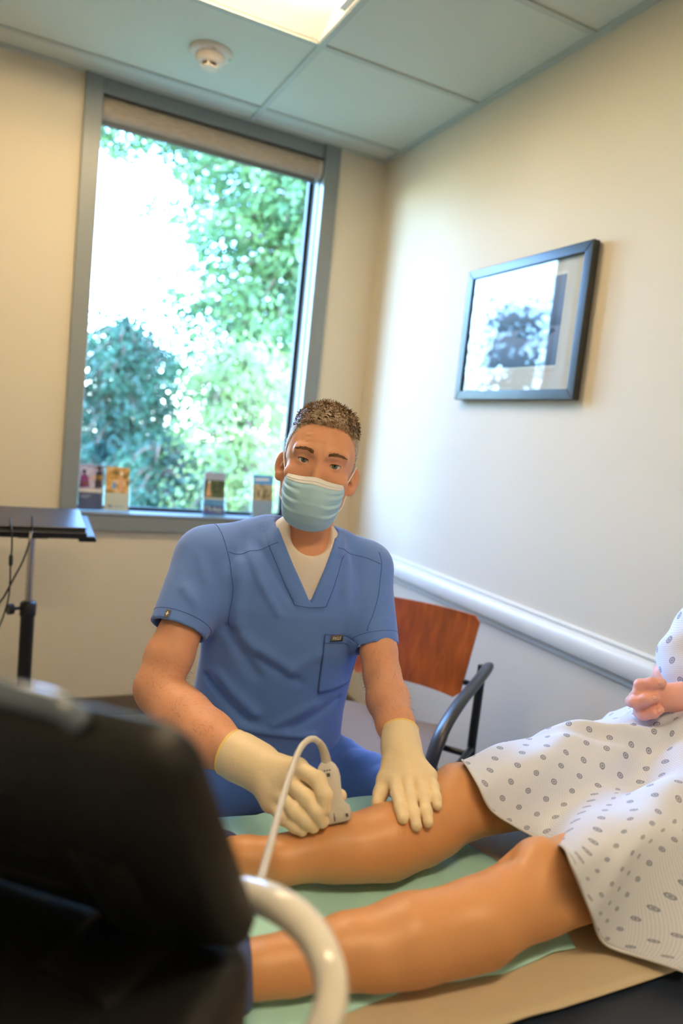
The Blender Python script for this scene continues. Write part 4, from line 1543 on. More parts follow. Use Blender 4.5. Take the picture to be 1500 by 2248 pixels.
# eyebrows
bvb = BVHTree.FromPolygons([tuple(v) for v in V1], [tuple(int(i) for i in f) for f in F1])
m_brow = mat('eyebrow_brown', (118, 86, 60), .6, var=.2, vscale=300)
for sx in (-1, 1):
    R_, N_, D_, L_ = [], [], [], []
    for k in range(260):
        u = rg.uniform(0, 1)
        x = sx * (.0135 + .036 * u)
        z = .0350 + .0062 * math.sin(u * 2.4) - .0026 * u + rg.normal(0, .0017) * (1 - .6 * u)
        p, nr, _, _ = bvb.find_nearest(Vector(hw(x, .098 - .012 * u, z)))
        if p is None:
            continue
        R_.append(p[:])
        N_.append(nr[:])
        D_.append(HF[0] * sx * (.8 + .2 * u) + HF[2] * (.55 - .75 * u) + np.array(nr) * .22 + rg.normal(0, .12, 3))
        L_.append(rg.uniform(.004, .0075))
    D_ = np.array(D_)
    D_ /= np.linalg.norm(D_, axis=1)[:, None]
    strands('eyebrow', np.array(R_), np.array(N_), D_, np.array(L_), .00032, m_brow, doc, 0, 3)['kind'] = 'stuff'

# ------------------------------------------------------------------ face mask
m_mask = mat('mask_pale_blue', (172, 214, 236), .75, var=.03, vscale=60, bump=.15, bscale=800)
m_maskw = mat('mask_white_band', (228, 230, 234), .7, var=.02)


def mask_pt(u, v, off=0.0):
    """u across -1..1, v from the top edge 0 to the bottom edge 1."""
    zt = -.0165 + .0035 * (1 - u * u) * 0 + .004 * math.exp(-(u / .22) ** 2)
    zbm = -.121
    zs = -.072
    # side edges pull together below: outline is wide at the top, round at the bottom
    bot = zs + (zbm - zs) * (1 - abs(u) ** 2.2)
    z = zt + (bot - zt) * v
    half = .0615 + .003 * math.sin(v * PI) - .004 * v
    x = half * math.sin(u * PI / 2 * .98) / math.sin(PI / 2 * .98)
    ridge = math.exp(-(u / .20) ** 2)
    prof = [(0, .109), (.10, .1205), (.2, .1275), (.36, .130), (.5, .129), (.7, .121), (.86, .107), (.95, .093), (1, .084)]
    yc = np.interp(v, [p for p, _ in prof], [q for _, q in prof])
    side = np.interp(v, [0, .3, .7, 1], [.052, .046, .040, .044])
    round_ = abs(u) ** 1.9
    y = yc * (1 - round_) + side * round_
    y += .006 * ridge * (v < .45) * (1 - v / .45)
    # pleats fanning from the sides
    for vp, amp in ((.26, .0060), (.47, .0072), (.68, .0060)):
        t_ = (v - vp - .22 * (abs(u) - .6) * (vp - .42)) / .040
        y -= amp * math.exp(-t_ * t_) * min(1, max(0, (abs(u) - .22) / .4)) * (1 if t_ < 0 else .7)
        y += amp * .8 * math.exp(-((t_ - 1.6) ** 2)) * min(1, max(0, (abs(u) - .25) / .4))
    return hw(x, y + off, z)



nu, nv = 60, 56


def mask_patch(name, v0, v1, off, material, parent):
    m_ = MB()
    n = max(2, int(nv * (v1 - v0)) + 2)
    for i in range(n + 1):
        for j in range(nu + 1):
            m_.v.append(tuple(mask_pt(-1 + 2 * j / nu, v0 + (v1 - v0) * i / n, off)))
    for i in range(n):
        for j in range(nu):
            a = i * (nu + 1) + j
            m_.f.append((a, a + 1, a + nu + 2, a + nu + 1))
    o = m_.build(name, material, parent, True, fix=False)
    sd_ = o.modifiers.new('thickness', 'SOLIDIFY')
    sd_.thickness = .0009
    sd_.offset = 0
    return o


mask = mask_patch('face_mask', 0.0, 1.0, 0, m_mask, doc)
mask_patch('nose_band', -.002, .130, .0010, m_maskw, mask)
mask_patch('nose_wire', .045, .075, .0022, m_maskw, mask)
mask_patch('bottom_hem', .965, 1.0, .0008, m_mask, mask)
for sx in (-1, 1):
    a = mask_pt(sx * .97, .02)
    b = mask_pt(sx * .97, .97)
    lp = spline([a, hw(sx * .068, .038, -.004), hw(sx * .0745, .018, .014), hw(sx * .0785, -.002, .026), hw(sx * .080, -.020, .012), hw(sx * .078, -.024, -.012), hw(sx * .070, .0, -.040), hw(sx * .066, .026, -.062), b], 40)
    MB().tube(lp, .0014, 8).build('ear_loop', m_maskw, mask, True)
    MB().tube([mask_pt(sx * .90, .075, .002), mask_pt(sx * .955, .08, .002)], .0010, 6).build('weld_mark', m_maskw, mask)

# ------------------------------------------------------------------ scrub top
m_scrub = mat('scrub_cloth_blue', (92, 130, 208), .78, spec=.25, var=.03, vscale=9, bump=.10, bscale=1400, sheen=.25)
m_seam = mat('scrub_seam_blue', (52, 80, 146), .8)
m_tee = mat('white_tee', (232, 224, 214), .85, var=.02, bump=.1, bscale=900)
SLR = (np.array((-1.2512, -1.7910, 1.0905)), np.array((-1.3185, -1.8570, 0.9603)))
SLL = (np.array((-0.9132, -1.8700, 1.0932)), np.array((-0.9155, -1.9651, 0.9445)))
VB, VL, VR = (0.0112, 0.4102), (-0.0880, 0.5672), (0.0508, 0.5565)


def wedge(q, shift=0.0):
    """Signed distance (negative inside) of the V opening in the chest plane."""
    def side(p, a, sgn):
        dx, dz = a[0] - p[0], a[1] - p[1]
        L_ = math.hypot(dx, dz)
        nx, nz = dz / L_ * sgn, -dx / L_ * sgn
        return (q[:, 0] - p[0]) * nx + (q[:, 2] - p[1]) * nz
    return np.maximum(side(VB, VR, 1), side(VB, VL, -1)) + shift


FOLDS = [  # chest-plane creases: from, to, width, height
    ((-0.1274, 0.4873), (-0.0528, 0.3856), .010, .0040),
    ((-0.1046, 0.4982), (-0.0311, 0.4115), .009, -.0030),
    ((-0.1418, 0.4661), (-0.1313, 0.3457), .013, .0060),
    ((-0.1424, 0.3274), (-0.0763, 0.2341), .014, -.0050),
    ((-0.1179, 0.3196), (-0.0034, 0.2591), .016, .0040),
    ((-0.0034, 0.2591), (0.0482, 0.2981), .016, .0035),
    ((-0.0835, 0.2792), (0.0224, 0.2264), .012, -.0035),
    ((-0.1491, 0.2111), (-0.0612, 0.1407), .013, .0050),
    ((-0.1652, 0.1861), (-0.0770, 0.1153), .010, -.0050),
    ((0.0650, 0.1684), (-0.0177, 0.1153), .012, .0040),
    ((0.1210, 0.1634), (0.0244, 0.1058), .012, -.0040),
    ((-0.0948, 0.1018), (0.0795, 0.0868), .010, .0050),
    ((0.0824, 0.4983), (0.0973, 0.4026), .009, .0030),
    ((0.1089, 0.4856), (0.1268, 0.3774), .008, -.0025),
    ((0.0653, 0.4962), (0.0706, 0.4217), .008, -.0020),
    ((-0.1809, 0.5330), (-0.1528, 0.4903), .010, .0040),
    ((-0.1609, 0.5507), (-0.1274, 0.5137), .009, -.0030),
    ((-0.1438, 0.5579), (-0.1066, 0.5315), .009, .0035),
    ((0.0872, 0.5477), (0.0696, 0.5126), .009, .0030),
]


def seg2(q, a, b):
    ax, az = a
    bx_, bz = b
    dx, dz = bx_ - ax, bz - az
    t_ = np.clip(((q[:, 0] - ax) * dx + (q[:, 2] - az) * dz) / (dx * dx + dz * dz), 0, 1)
    return np.hypot(q[:, 0] - ax - t_ * dx, q[:, 2] - az - t_ * dz)


def sleeve(P, S, r0, r1, hollow=.006):
    a, b = S
    ax = (b - a) / np.linalg.norm(b - a)
    d = rc(P, a, b + ax * .05, r0, r1 + (r1 - r0) * .2)
    cut = (P - b) @ ax
    d = np.maximum(d, cut)
    inner = rc(P, b - ax * .05, b + ax * .08, r1 - hollow - .002, r1 - hollow)
    return d, inner


def scrub(P):
    q = tl(P)
    d = torso_sdf(q, 0)
    d = smax(d, -.036 - q[:, 2] - .03 * np.sin((q[:, 0] + .1) * 9), .02)
    front = q[:, 1] > -.02
    for a, b, w, h in FOLDS:
        d = d - np.where(front, 1.35 * h * np.exp(-(seg2(q, a, b) / w) ** 2), 0)
    # yoke seam step and the raised neck band
    wd = wedge(q)
    d = d - np.where((wd > 0) & (wd < .030) & front & (q[:, 2] > VB[1] - .012), .0018, 0)
    sr, ir = sleeve(P, SLR, .070, .0585)
    slr_dir = (SLR[1] - SLR[0])
    for k, (f0, f1, w, h) in enumerate((((438, 1222, 1.455), (476, 1340, 1.42), .010, .006), ((470, 1240, 1.45), (498, 1330, 1.44), .010, -.004),
                                        ((405, 1290, 1.43), (465, 1370, 1.40), .010, .005), ((390, 1310, 1.43), (440, 1390, 1.40), .008, -.003))):
        sr = fold(P, sr, SF[k][0], SF[k][1], w, h)
    sl, il = sleeve(P, SLL, .060, .0480, .004)
    for a, b, w, h in SFL:
        sl = fold(P, sl, a, b, w, h)
    d = smin(d, rc(P, (-1.1339, -1.8200, 1.1522), (-1.2427, -1.7830, 1.0989), .048, .060), .02)
    d = smin(d, rc(P, (-0.9791, -1.8649, 1.1424), (-0.9056, -1.8677, 1.0979), .040, .052), .02)
    d = smin(d, sr, .035)
    d = smin(d, sl, .030)
    d = np.maximum(d, -ir)
    d = np.maximum(d, -il)
    # neck opening and V
    neck = rc(P, tw(-.008, -.008, .44), tw(-.010, -.002, .64), .050, .086)
    cutv = np.maximum(wd, -.03 - q[:, 1])
    cutv = np.maximum(cutv, VB[1] - .002 - q[:, 2])
    d = np.maximum(d, -cutv)
    return np.maximum(d, -neck)


SF = [((-1.2839, -1.8453, 1.1106), (-1.2637, -1.9280, 1.0202)), ((-1.2579, -1.8660, 1.0935), (-1.2352, -1.9092, 1.0146)), ((-1.3173, -1.8748, 1.0531), (-1.2741, -1.9369, 0.9954)), ((-1.3278, -1.8608, 1.0312), (-1.2917, -1.9253, 0.9724))]
SFL = [((-0.9375, -1.9550, 1.0321), (-0.9012, -1.9572, 1.0722), .008, .004), ((-0.9389, -1.9675, 1.0157), (-0.9068, -1.9686, 1.0472), .007, -.003), ((-0.9452, -1.9781, 0.9942), (-0.9117, -1.9819, 1.0092), .008, .004)]
c_ = tw(-.02, 0, .25)
Vs, Fs = mesh_sdf(scrub, np.minimum(c_ - np.array((.26, .20, .33)), SLR[1] - .08), np.maximum(c_ + np.array((.24, .20, .33)), SLL[0] + .10), .0034)
Vs = relax(Vs, Fs, 2, .45)
top = link_mesh('scrub_top', np_mesh('scrub_top', Vs, Fs), m_scrub, doc, True)


def tee(P):
    q = tl(P)
    d = smin(torso_sdf(q, -.0085), rc(P, tw(-.008, .004, .48), tw(-.008, .000, .515), .064, .060), .03)
    d = smax(d, .33 - q[:, 2], .02)
    d = np.maximum(d, -rc(P, tw(-.004, .044, .548), tw(-.008, .012, .66), .0470, .080))
    return d


Vt, Ft = mesh_sdf(tee, tw(-.014, 0, .36) - np.array((.24, .2, .26)), tw(-.014, 0, .36) + np.array((.24, .2, .24)), .0042)
link_mesh('undershirt', np_mesh('undershirt', relax(Vt, Ft, 2), Ft), m_tee, doc, True)
bvs = BVHTree.FromPolygons([tuple(v) for v in Vs], [tuple(int(i) for i in f) for f in Fs])


def seam(pts, nm='seam', r=.0007, parent=top, m=None, n=50, off=.0002):
    q = on_surface(bvs, spline(pts, n), off)
    return MB().tube(q, r, 6).build(nm, m or m_seam, parent, True)


def ray_s(x, z, y=.30):
    """Point of the scrub front at chest-plane (x, z)."""
    o_ = Vector(tw(x, y, z))
    h, nrm, _, _ = bvs.ray_cast(o_, Vector(-TYv))
    return h if h is not None else Vector(tw(x, .1, z))


def chest(p):
    return ray_s(p[0], p[1])


def cs(p):
    h, nrm, _, _ = bvs.ray_cast(CAM_POS, (Vector(p) - CAM_POS).normalized())
    return h if h is not None else Vector(p)


seam([cs(p) for p in ((-1.2473, -1.9226, 1.1357), (-1.2256, -1.9336, 1.1346), (-1.1901, -1.9498, 1.1476), (-1.1612, -1.9622, 1.1651))])
seam([cs(p) for p in ((-1.0570, -2.0143, 1.1664), (-1.0382, -2.0246, 1.1588), (-1.0139, -2.0374, 1.1536), (-0.9805, -2.0553, 1.1433))])
off_l = [(VB[0] - .034 + (VL[0] - VB[0]) * k / 6, VB[1] - .004 + (VL[1] - VB[1]) * k / 6) for k in range(5)]
off_r = [(VB[0] + .034 + (VR[0] - VB[0]) * k / 6, VB[1] - .004 + (VR[1] - VB[1]) * k / 6) for k in range(5)]
seam([chest(p) for p in off_l])
seam([chest(p) for p in off_r])
seam([chest((VB[0] - .034, VB[1] - .004)), chest((VB[0], VB[1] - .006)), chest((VB[0] + .034, VB[1] - .004))])
# armhole seams
seam([cs(p) for p in ((-1.2762, -1.9020, 1.1874), (-1.2572, -1.9149, 1.1585), (-1.2438, -1.9272, 1.1112), (-1.2366, -1.9370, 1.0588), (-1.2409, -1.9423, 0.9962))])
seam([cs(p) for p in ((-0.9847, -2.0505, 1.1659), (-0.9786, -2.0570, 1.1373), (-0.9835, -2.0624, 1.0701), (-0.9984, -2.0620, 1.0107))])
# sleeve hems
for S, r1, ii in ((SLR, .0600, 0), (SLL, .0490, 1)):
    ax = (S[1] - S[0]) / np.linalg.norm(S[1] - S[0])
    e1 = np.cross(ax, (0, 0, 1.0))
    e1 /= np.linalg.norm(e1)
    e2 = np.cross(ax, e1)
    c0 = S[1] - ax * .022
    ring = [Vector(c0 + (e1 * math.cos(2 * PI * k / 48) + e2 * math.sin(2 * PI * k / 48)) * r1) for k in range(49)]
    MB().tube(on_surface(bvs, ring, .0001), .0006, 6).build('hem_stitch', m_seam, top, True)
# chest pocket: a thin patch that follows the cloth
PK = [(0.0534, 0.3467), (0.1482, 0.3366), (0.1477, 0.2027), (0.0672, 0.1989)]


def patch(name, c4, material, parent, off, nu_=16, nv_=16, thick=.0012):
    m_ = MB()
    for i in range(nv_ + 1):
        for j in range(nu_ + 1):
            u, v = j / nu_, i / nv_
            x = (c4[0][0] * (1 - u) + c4[1][0] * u) * (1 - v) + (c4[3][0] * (1 - u) + c4[2][0] * u) * v
            z = (c4[0][1] * (1 - u) + c4[1][1] * u) * (1 - v) + (c4[3][1] * (1 - u) + c4[2][1] * u) * v
            p = ray_s(x, z)
            m_.v.append(tuple(np.array(p) + TYv * off))
    for i in range(nv_):
        for j in range(nu_):
            a = i * (nu_ + 1) + j
            m_.f.append((a, a + nu_ + 1, a + nu_ + 2, a + 1))
    o = m_.build(name, material, parent, True, fix=False)
    sd_ = o.modifiers.new('thickness', 'SOLIDIFY')
    sd_.thickness = thick
    sd_.offset = 0
    return o


pocket = patch('chest_pocket', PK, m_scrub, top, .0022)
bvp = bvs


def lerp2(a, b, t_):
    return (a[0] + (b[0] - a[0]) * t_, a[1] + (b[1] - a[1]) * t_)


for a, b in ((PK[0], PK[1]), (PK[1], PK[2]), (PK[2], PK[3]), (PK[3], PK[0]), (lerp2(PK[0], PK[3], .13), lerp2(PK[1], PK[2], .13))):
    pts = [Vector(np.array(chest(lerp2(a, b, k / 12))) + TYv * .0032) for k in range(13)]
    MB().tube(pts, .0006, 6).build('pocket_stitch', m_seam, pocket, True)
m_tag = mat('grey_label', (98, 92, 92), .6)
TG = [(0.0667, 0.3447), (0.0958, 0.3442), (0.0969, 0.3295), (0.0677, 0.3300)]
tg = patch('brand_tag', TG, m_tag, pocket, .0042, 4, 4)
ctr = Vector(np.array(chest(lerp2(lerp2(TG[0], TG[2], .5), lerp2(TG[1], TG[3], .5), .5))) + TYv * .0053)
xd = Vector(np.array(chest(TG[1])) - np.array(chest(TG[0])))
text_mesh('tag_lettering', 'FIGS', .0105, ctr, xd, Vector(TZv), m_fig_white, pocket, .0002)
# little label on the right sleeve hem
sp, sn, _, _ = bvs.ray_cast(CAM_POS, (Vector((-1.3496, -1.8869, 1.0041)) - CAM_POS).normalized())
sax = Vector((SLR[1] - SLR[0])).normalized()
sx_ = sax.cross(sn).normalized()
MB().box(sp + sn * .001, (.010, .016, .0014), Matrix((sx_, sax, sn)).transposed()).build('sleeve_tag', m_tag, top)
for w_, h_ in ((.006, .0018), (.0018, .008)):
    MB().box(sp + sn * .002, (w_, h_, .0006), Matrix((sx_, sax, sn)).transposed()).build('sleeve_emblem', m_fig_white, top)

# ------------------------------------------------------------------ trousers
m_pants = mat('scrub_trousers_blue', (70, 112, 196), .75, spec=.25, var=.03, vscale=9, bump=.10, bscale=1400, sheen=.25)
HIPL, HIPR = np.array((-.955, -1.735, .575)), np.array((-1.135, -1.715, .575))
KNL, KNR = np.array((-0.8238, -1.9643, 0.5784)), np.array((-1.3105, -1.8056, 0.5246))
FTL, FTR = np.array((-.80, -1.86, .07)), np.array((-1.36, -1.80, .07))


def trousers(P):
    d = el(P, (-1.045, -1.735, .60), (.185, .135, .130))
    d = smin(d, rc(P, HIPL, KNL, .102, .078), .04)
    d = smin(d, rc(P, HIPR, KNR, .102, .080), .04)
    d = np.minimum(d, np.minimum(rc(P, KNL, FTL, .078, .058), rc(P, KNR, FTR, .078, .058)))
    for a, b, w, h in PFOLD:
        d = fold(P, d, a, b, w, h)
    return d


PFOLD = []
for k in range(5):
    a = HIPL + (KNL - HIPL) * (.10 + .16 * k)
    PFOLD.append((a + np.array((-.10, -.05, .075)), a + np.array((.10, .0, .085)), .010, .005 if k % 2 else -.006))
    b = HIPR + (KNR - HIPR) * (.10 + .16 * k)
    PFOLD.append((b + np.array((-.06, -.09, .05)), b + np.array((.09, -.05, .085)), .011, .006 if k % 2 else -.006))
allp = np.array([HIPL, HIPR, KNL, KNR, FTL, FTR])
Vp, Fp = mesh_sdf(trousers, allp.min(0) - .13, np.maximum(allp.max(0) + .13, (0 - 9, -9, .78)), .0065)
pants = link_mesh('trousers', np_mesh('trousers', relax(Vp, Fp, 2), Fp), m_pants, doc, True)
bvq = BVHTree.FromPolygons([tuple(v) for v in Vp], [tuple(int(i) for i in f) for f in Fp])
m_cord = mat('black_drawstring', (18, 20, 30), .7)
for pts in (((-1.1033, -1.8234, 0.6817), (-1.0850, -1.8544, 0.6874), (-1.0533, -1.8796, 0.7038), (-1.0243, -1.8825, 0.7064)), ((-1.0850, -1.8544, 0.6874), (-1.0686, -1.8742, 0.6842), (-1.0601, -1.8772, 0.6951), (-1.0784, -1.8671, 0.7029)),
            ((-1.0533, -1.8796, 0.7038), (-1.0393, -1.8878, 0.6935), (-1.0335, -1.8894, 0.7041))):
    MB().tube(on_surface(bvq, spline(pts, 24), .004), .0028, 8).build('drawstring', m_cord, pants, True)
m_shoe = mat('shoe_black', (26, 26, 30), .5)
for ft, nm in ((FTL, 'shoe'), (FTR, 'shoe')):
    f2 = ft + np.array((.0, -.09, 0))
    sdf_obj('shoe', lambda P, a=ft, b=f2: np.maximum(smin(rc(P, (a[0], a[1], .05), (b[0], b[1], .035), .048, .036), rc(P, (a[0], a[1], .05), (a[0], a[1], .09), .045, .045), .03), .003 - P[:, 2]),
            np.minimum(ft, f2) - .08 - np.array((0, 0, 0)), np.maximum(ft, f2) + .08, .008, m_shoe, doc, 1)

# ------------------------------------------------------------------ gloved hands
m_glove = mat('latex_glove_cream', (234, 214, 178), .45, spec=.4, var=.03, vscale=35, bump=.35, bscale=120)
m_cuff = mat('latex_cuff_bead', (240, 208, 118), .45, var=.03)
GR = {
    'wrist': [(-1.2758, -2.1093, 0.8146), (-1.2600, -2.1311, 0.8112), (-1.2403, -2.1615, 0.8085)],
    'index': [(-1.2004, -2.2398, 0.8382), (-1.1873, -2.2889, 0.8405), (-1.1853, -2.3139, 0.8273), (-1.1865, -2.3179, 0.8072)],
    'middle': [(-1.2154, -2.2405, 0.8169), (-1.2065, -2.2956, 0.8162), (-1.1960, -2.3159, 0.8030), (-1.1867, -2.3180, 0.7870)],
    'ring': [(-1.2284, -2.2365, 0.7954), (-1.2230, -2.2920, 0.7956), (-1.2097, -2.3088, 0.7862), (-1.1981, -2.3113, 0.7760)],
    'little': [(-1.2385, -2.2279, 0.7774), (-1.2338, -2.2775, 0.7772), (-1.2219, -2.2953, 0.7723), (-1.2131, -2.3047, 0.7687)],
    'thumb': [(-1.2188, -2.1993, 0.8176), (-1.1793, -2.2324, 0.8002), (-1.1555, -2.2647, 0.7992), (-1.1439, -2.2886, 0.8077)],
}


def glove_r(P):
    w0, w1, w2 = GR['wrist']
    d = ch(P, [w0, w1, w2], [.0385, .0375, .0350], .02)
    palm = None
    for f_ in ('index', 'middle', 'ring', 'little'):
        e = rc(P, w2, GR[f_][0], .024, .0165)
        palm = e if palm is None else smin(palm, e, .022)
    d = smin(d, palm, .02)
    fg = None
    for f_, r0, r1 in (('index', .0138, .0108), ('middle', .0132, .0106), ('ring', .0124, .0102), ('little', .0114, .0094)):
        e = finger(P, GR[f_], r0, r1)
        fg = e if fg is None else smin(fg, e, .0012)
    d = smin(d, fg, .007)
    d = smin(d, finger(P, GR['thumb'], .021, .0110), .014)
    # knuckle creases and cuff edge
    for f_ in ('index', 'middle', 'ring'):
        d = fold(P, d, GR[f_][1], GR[f_][1] + np.array((.001, 0, .001)), .010, .0012)
    ax = np.array(w2) - np.array(w0)
    ax /= np.linalg.norm(ax)
    s = (P - np.array(w0)) @ ax
    d = d - .0010 * np.sin(s * 900) * (s < .05) * .35
    d = np.maximum(d, .002 - s)
    return np.maximum(d, -rc(P, np.array(w0) - ax * .03, np.array(w0) + ax * .03, .0365, .0360))


def glove_obj(fn, keys, parent, name='glove'):
    pts = np.array([p for k in keys.values() for p in k])
    V, F = mesh_sdf(fn, pts.min(0) - .055, pts.max(0) + .055, .0017)
    return link_mesh(name, np_mesh(name, relax(V, F, 2, .45), F), m_glove, parent, True)


g1 = glove_obj(glove_r, GR, doc)


def ring_bead(c, ax, r, rt, parent, nm, m, squash=1.0):
    ax = Vector(ax).normalized()
    e1 = ax.cross(Vector((0, 0, 1))).normalized()
    e2 = ax.cross(e1)
    n = 40
    rings = []
    for k in range(n):
        an = 2 * PI * k / n
        o_ = e1 * math.cos(an) + e2 * math.sin(an) * squash
        c2 = Vector(c) + o_ * r
        rings.append([c2 + o_ * (rt * math.cos(2 * PI * j / 8)) + ax * (rt * math.sin(2 * PI * j / 8)) for j in range(8)])
    return MB().loft(rings, False, True).build(nm, m, parent, True)


axr = Vector(GR['wrist'][2]) - Vector(GR['wrist'][0])
ring_bead(Vector(GR['wrist'][0]) + axr.normalized() * .003, axr, .0388, .0026, g1, 'cuff_bead', m_cuff)
ring_bead(Vector(GR['wrist'][2]) - axr.normalized() * .004, axr, .0362, .0022, g1, 'wrist_band', m_cuff)

GL = {
    'wrist': [(-0.9712, -2.1785, 0.8540), (-0.9828, -2.2021, 0.8427), (-0.9901, -2.2199, 0.8326)],
    'index': [(-1.0267, -2.2652, 0.8082), (-1.0431, -2.3002, 0.8038), (-1.0556, -2.3328, 0.7990), (-1.0606, -2.3514, 0.7913)],
    'middle': [(-1.0091, -2.2753, 0.8159), (-1.0276, -2.3168, 0.8054), (-1.0382, -2.3466, 0.7937), (-1.0412, -2.3622, 0.7820)],
    'ring': [(-0.9890, -2.2832, 0.8156), (-1.0058, -2.3232, 0.8057), (-1.0154, -2.3490, 0.7940), (-1.0189, -2.3619, 0.7844)],
    'little': [(-0.9688, -2.2818, 0.8174), (-0.9789, -2.3112, 0.8120), (-0.9874, -2.3325, 0.8049), (-0.9907, -2.3429, 0.7981)],
    'thumb': [(-1.0181, -2.2323, 0.8178), (-1.0359, -2.2479, 0.8008), (-1.0511, -2.2624, 0.7853), (-1.0639, -2.2760, 0.7779)],
}


def glove_l(P):
    w0, w1, w2 = GL['wrist']
    d = ch(P, [w0, w1, w2], [.0325, .0310, .0295], .02)
    palm = None
    for f_ in ('index', 'middle', 'ring', 'little'):
        e = rc(P, w2, GL[f_][0], .021, .0140)
        palm = e if palm is None else smin(palm, e, .020)
    d = smin(d, palm, .02)
    fg = None
    for f_, r0, r1 in (('index', .0112, .0094), ('middle', .0112, .0094), ('ring', .0108, .0092), ('little', .0102, .0086)):
        e = finger(P, GL[f_], r0, r1)
        fg = e if fg is None else smin(fg, e, .0010)
    d = smin(d, fg, .006)
    d = smin(d, finger(P, GL['thumb'], .0170, .0105), .014)
    ax = np.array(w2) - np.array(w0)
    ax /= np.linalg.norm(ax)
    s = (P - np.array(w0)) @ ax
    d = np.maximum(d, .002 - s)
    return np.maximum(d, -rc(P, np.array(w0) - ax * .03, np.array(w0) + ax * .03, .0305, .0300))


g2 = glove_obj(glove_l, GL, doc)
axl = Vector(GL['wrist'][2]) - Vector(GL['wrist'][0])
ring_bead(Vector(GL['wrist'][0]) + axl.normalized() * .003, axl, .0326, .0026, g2, 'cuff_bead', m_cuff)
ring_bead(Vector(GL['wrist'][2]) - axl.normalized() * .002, axl, .0300, .0014, g2, 'wrist_band', m_glove)


# ================================================================== the patient on the table
pat = thing('person', 'patient in a spotted gown lying on the table with bare legs and clasped hands', 'person', (-.55, -2.38, TZ))
LEG_F = [(-1.3350, -2.2126, 0.6886), (-1.2878, -2.2677, 0.7120), (-1.2358, -2.2907, 0.7150), (-1.1481, -2.3046, 0.7270), (-1.0642, -2.3193, 0.7330), (-0.9659, -2.3034, 0.7420), (-0.9005, -2.2858, 0.7580)]
RAD_F = [.035, .0320, .0350, .0480, .0560, .0560, .0580]
HIP_F = np.array((-.42, -2.27, .765))
LEG_N = [(-1.3802, -2.4762, 0.7040), (-1.3360, -2.4866, 0.7080), (-1.3002, -2.4905, 0.7080), (-1.2286, -2.5029, 0.7160), (-1.1423, -2.5201, 0.7260), (-1.0377, -2.5306, 0.7320), (-0.9207, -2.5127, 0.7440)]
RAD_N = [.035, .0320, .0345, .0430, .0525, .0550, .0560]
HIP_N = np.array((-.42, -2.49, .765))


def leg(P, pts, rad, hip, kn, side):
    kn = np.array(kn) - np.array(pts[-1])
    d = ch(P, pts, rad, .016)
    pts = [np.array(p) for p in pts]
    d = smin(d, rc(P, pts[-1], hip, .060, .080), .02)
    # kneecap, hollow beside it, calf muscle, shin
    up = np.array((0, 0, 1.0))
    d = smin(d, el(P, pts[-1] + kn, (.033, .031, .029)), .020)
    ax = (pts[-1] - pts[2]) / np.linalg.norm(pts[-1] - pts[2])
    m = pts[-2] * .45 + pts[-3] * .55
    d = smin(d, rc(P, m + np.array((.02, side * .010, -.010)), pts[-3] + np.array((-.05, side * .008, -.010)), .042, .038), .015)
    d = fold(P, d, pts[-1] + kn + ax * .045 + np.array((0, -.035, -.01)), pts[-1] + kn + ax * .04 + np.array((0, .03, .0)), .015, -.004)
    d = fold(P, d, pts[-1] + kn - ax * .045 + np.array((0, -.03, -.012)), pts[-1] + kn - ax * .042 + np.array((0, .02, -.002)), .015, -.008)
    # crease behind the knee
    d = fold(P, d, pts[-1] + np.array((.010, -.062, -.035)), pts[-1] + np.array((-.012, -.052, -.062)), .008, -.006)
    return d


def foot(P, ank, sy):
    a = np.array(ank)
    heel = a + np.array((-.045, 0, -.018))
    toe = a + np.array((-.085, -.05, .15))
    d = ch(P, [a, heel], [.036, .034], .03)
    return smin(d, ch(P, [heel, heel * .45 + toe * .55, toe], [.034, .036, .024], .03), .04)


def pat_body(P):
    d = leg(P, LEG_F, RAD_F, HIP_F, (-0.8937, -2.2645, 0.7874), -1)
    d = np.minimum(d, leg(P, LEG_N, RAD_N, HIP_N, (-0.9125, -2.5045, 0.7895), -1))
    d = np.minimum(d, foot(P, LEG_F[0], 1))
    d = np.minimum(d, foot(P, LEG_N[0], 1))
    d = smin(d, el(P, (-.36, -2.38, .79), (.13, .19, .12)), .05)
    return np.maximum(d, (TZ + .0125) - P[:, 2])


ap = np.array(LEG_F + LEG_N + [HIP_F, HIP_N])
lo_, hi_ = ap.min(0) - .14, ap.max(0) + .14
hi_[2] += .06
Vl, Fl = mesh_sdf(pat_body, lo_, hi_, .005)
Vl = relax(Vl, Fl, 3)
TS0, TS1 = np.array((-.30, -2.38, .80)), np.array((-.13, -2.38, 1.17))
PHC = np.array((-.13, -2.38, 1.42))
PHF = frame((-1, 0, .10), (.15, 0, 1))
PHF = np.array([PHF[0], PHF[1], PHF[2]])


def pat_upper(P):
    d = head_sdf((P - PHC) @ PHF.T)
    d = smin(d, rc(P, PHC + PHF[2] * -.05 + PHF[1] * -.02, TS1 + np.array((0, 0, .04)), .052, .058), .03)
    d = smin(d, rc(P, TS1 + np.array((0, -.12, 0)), TS1 + np.array((0, .12, 0)), .060, .060), .05)
    return d


V5, F5 = mesh_sdf(pat_upper, np.minimum(PHC, TS1) - np.array((.15, .24, .14)), PHC + np.array((.13, .24, .16)), .005)
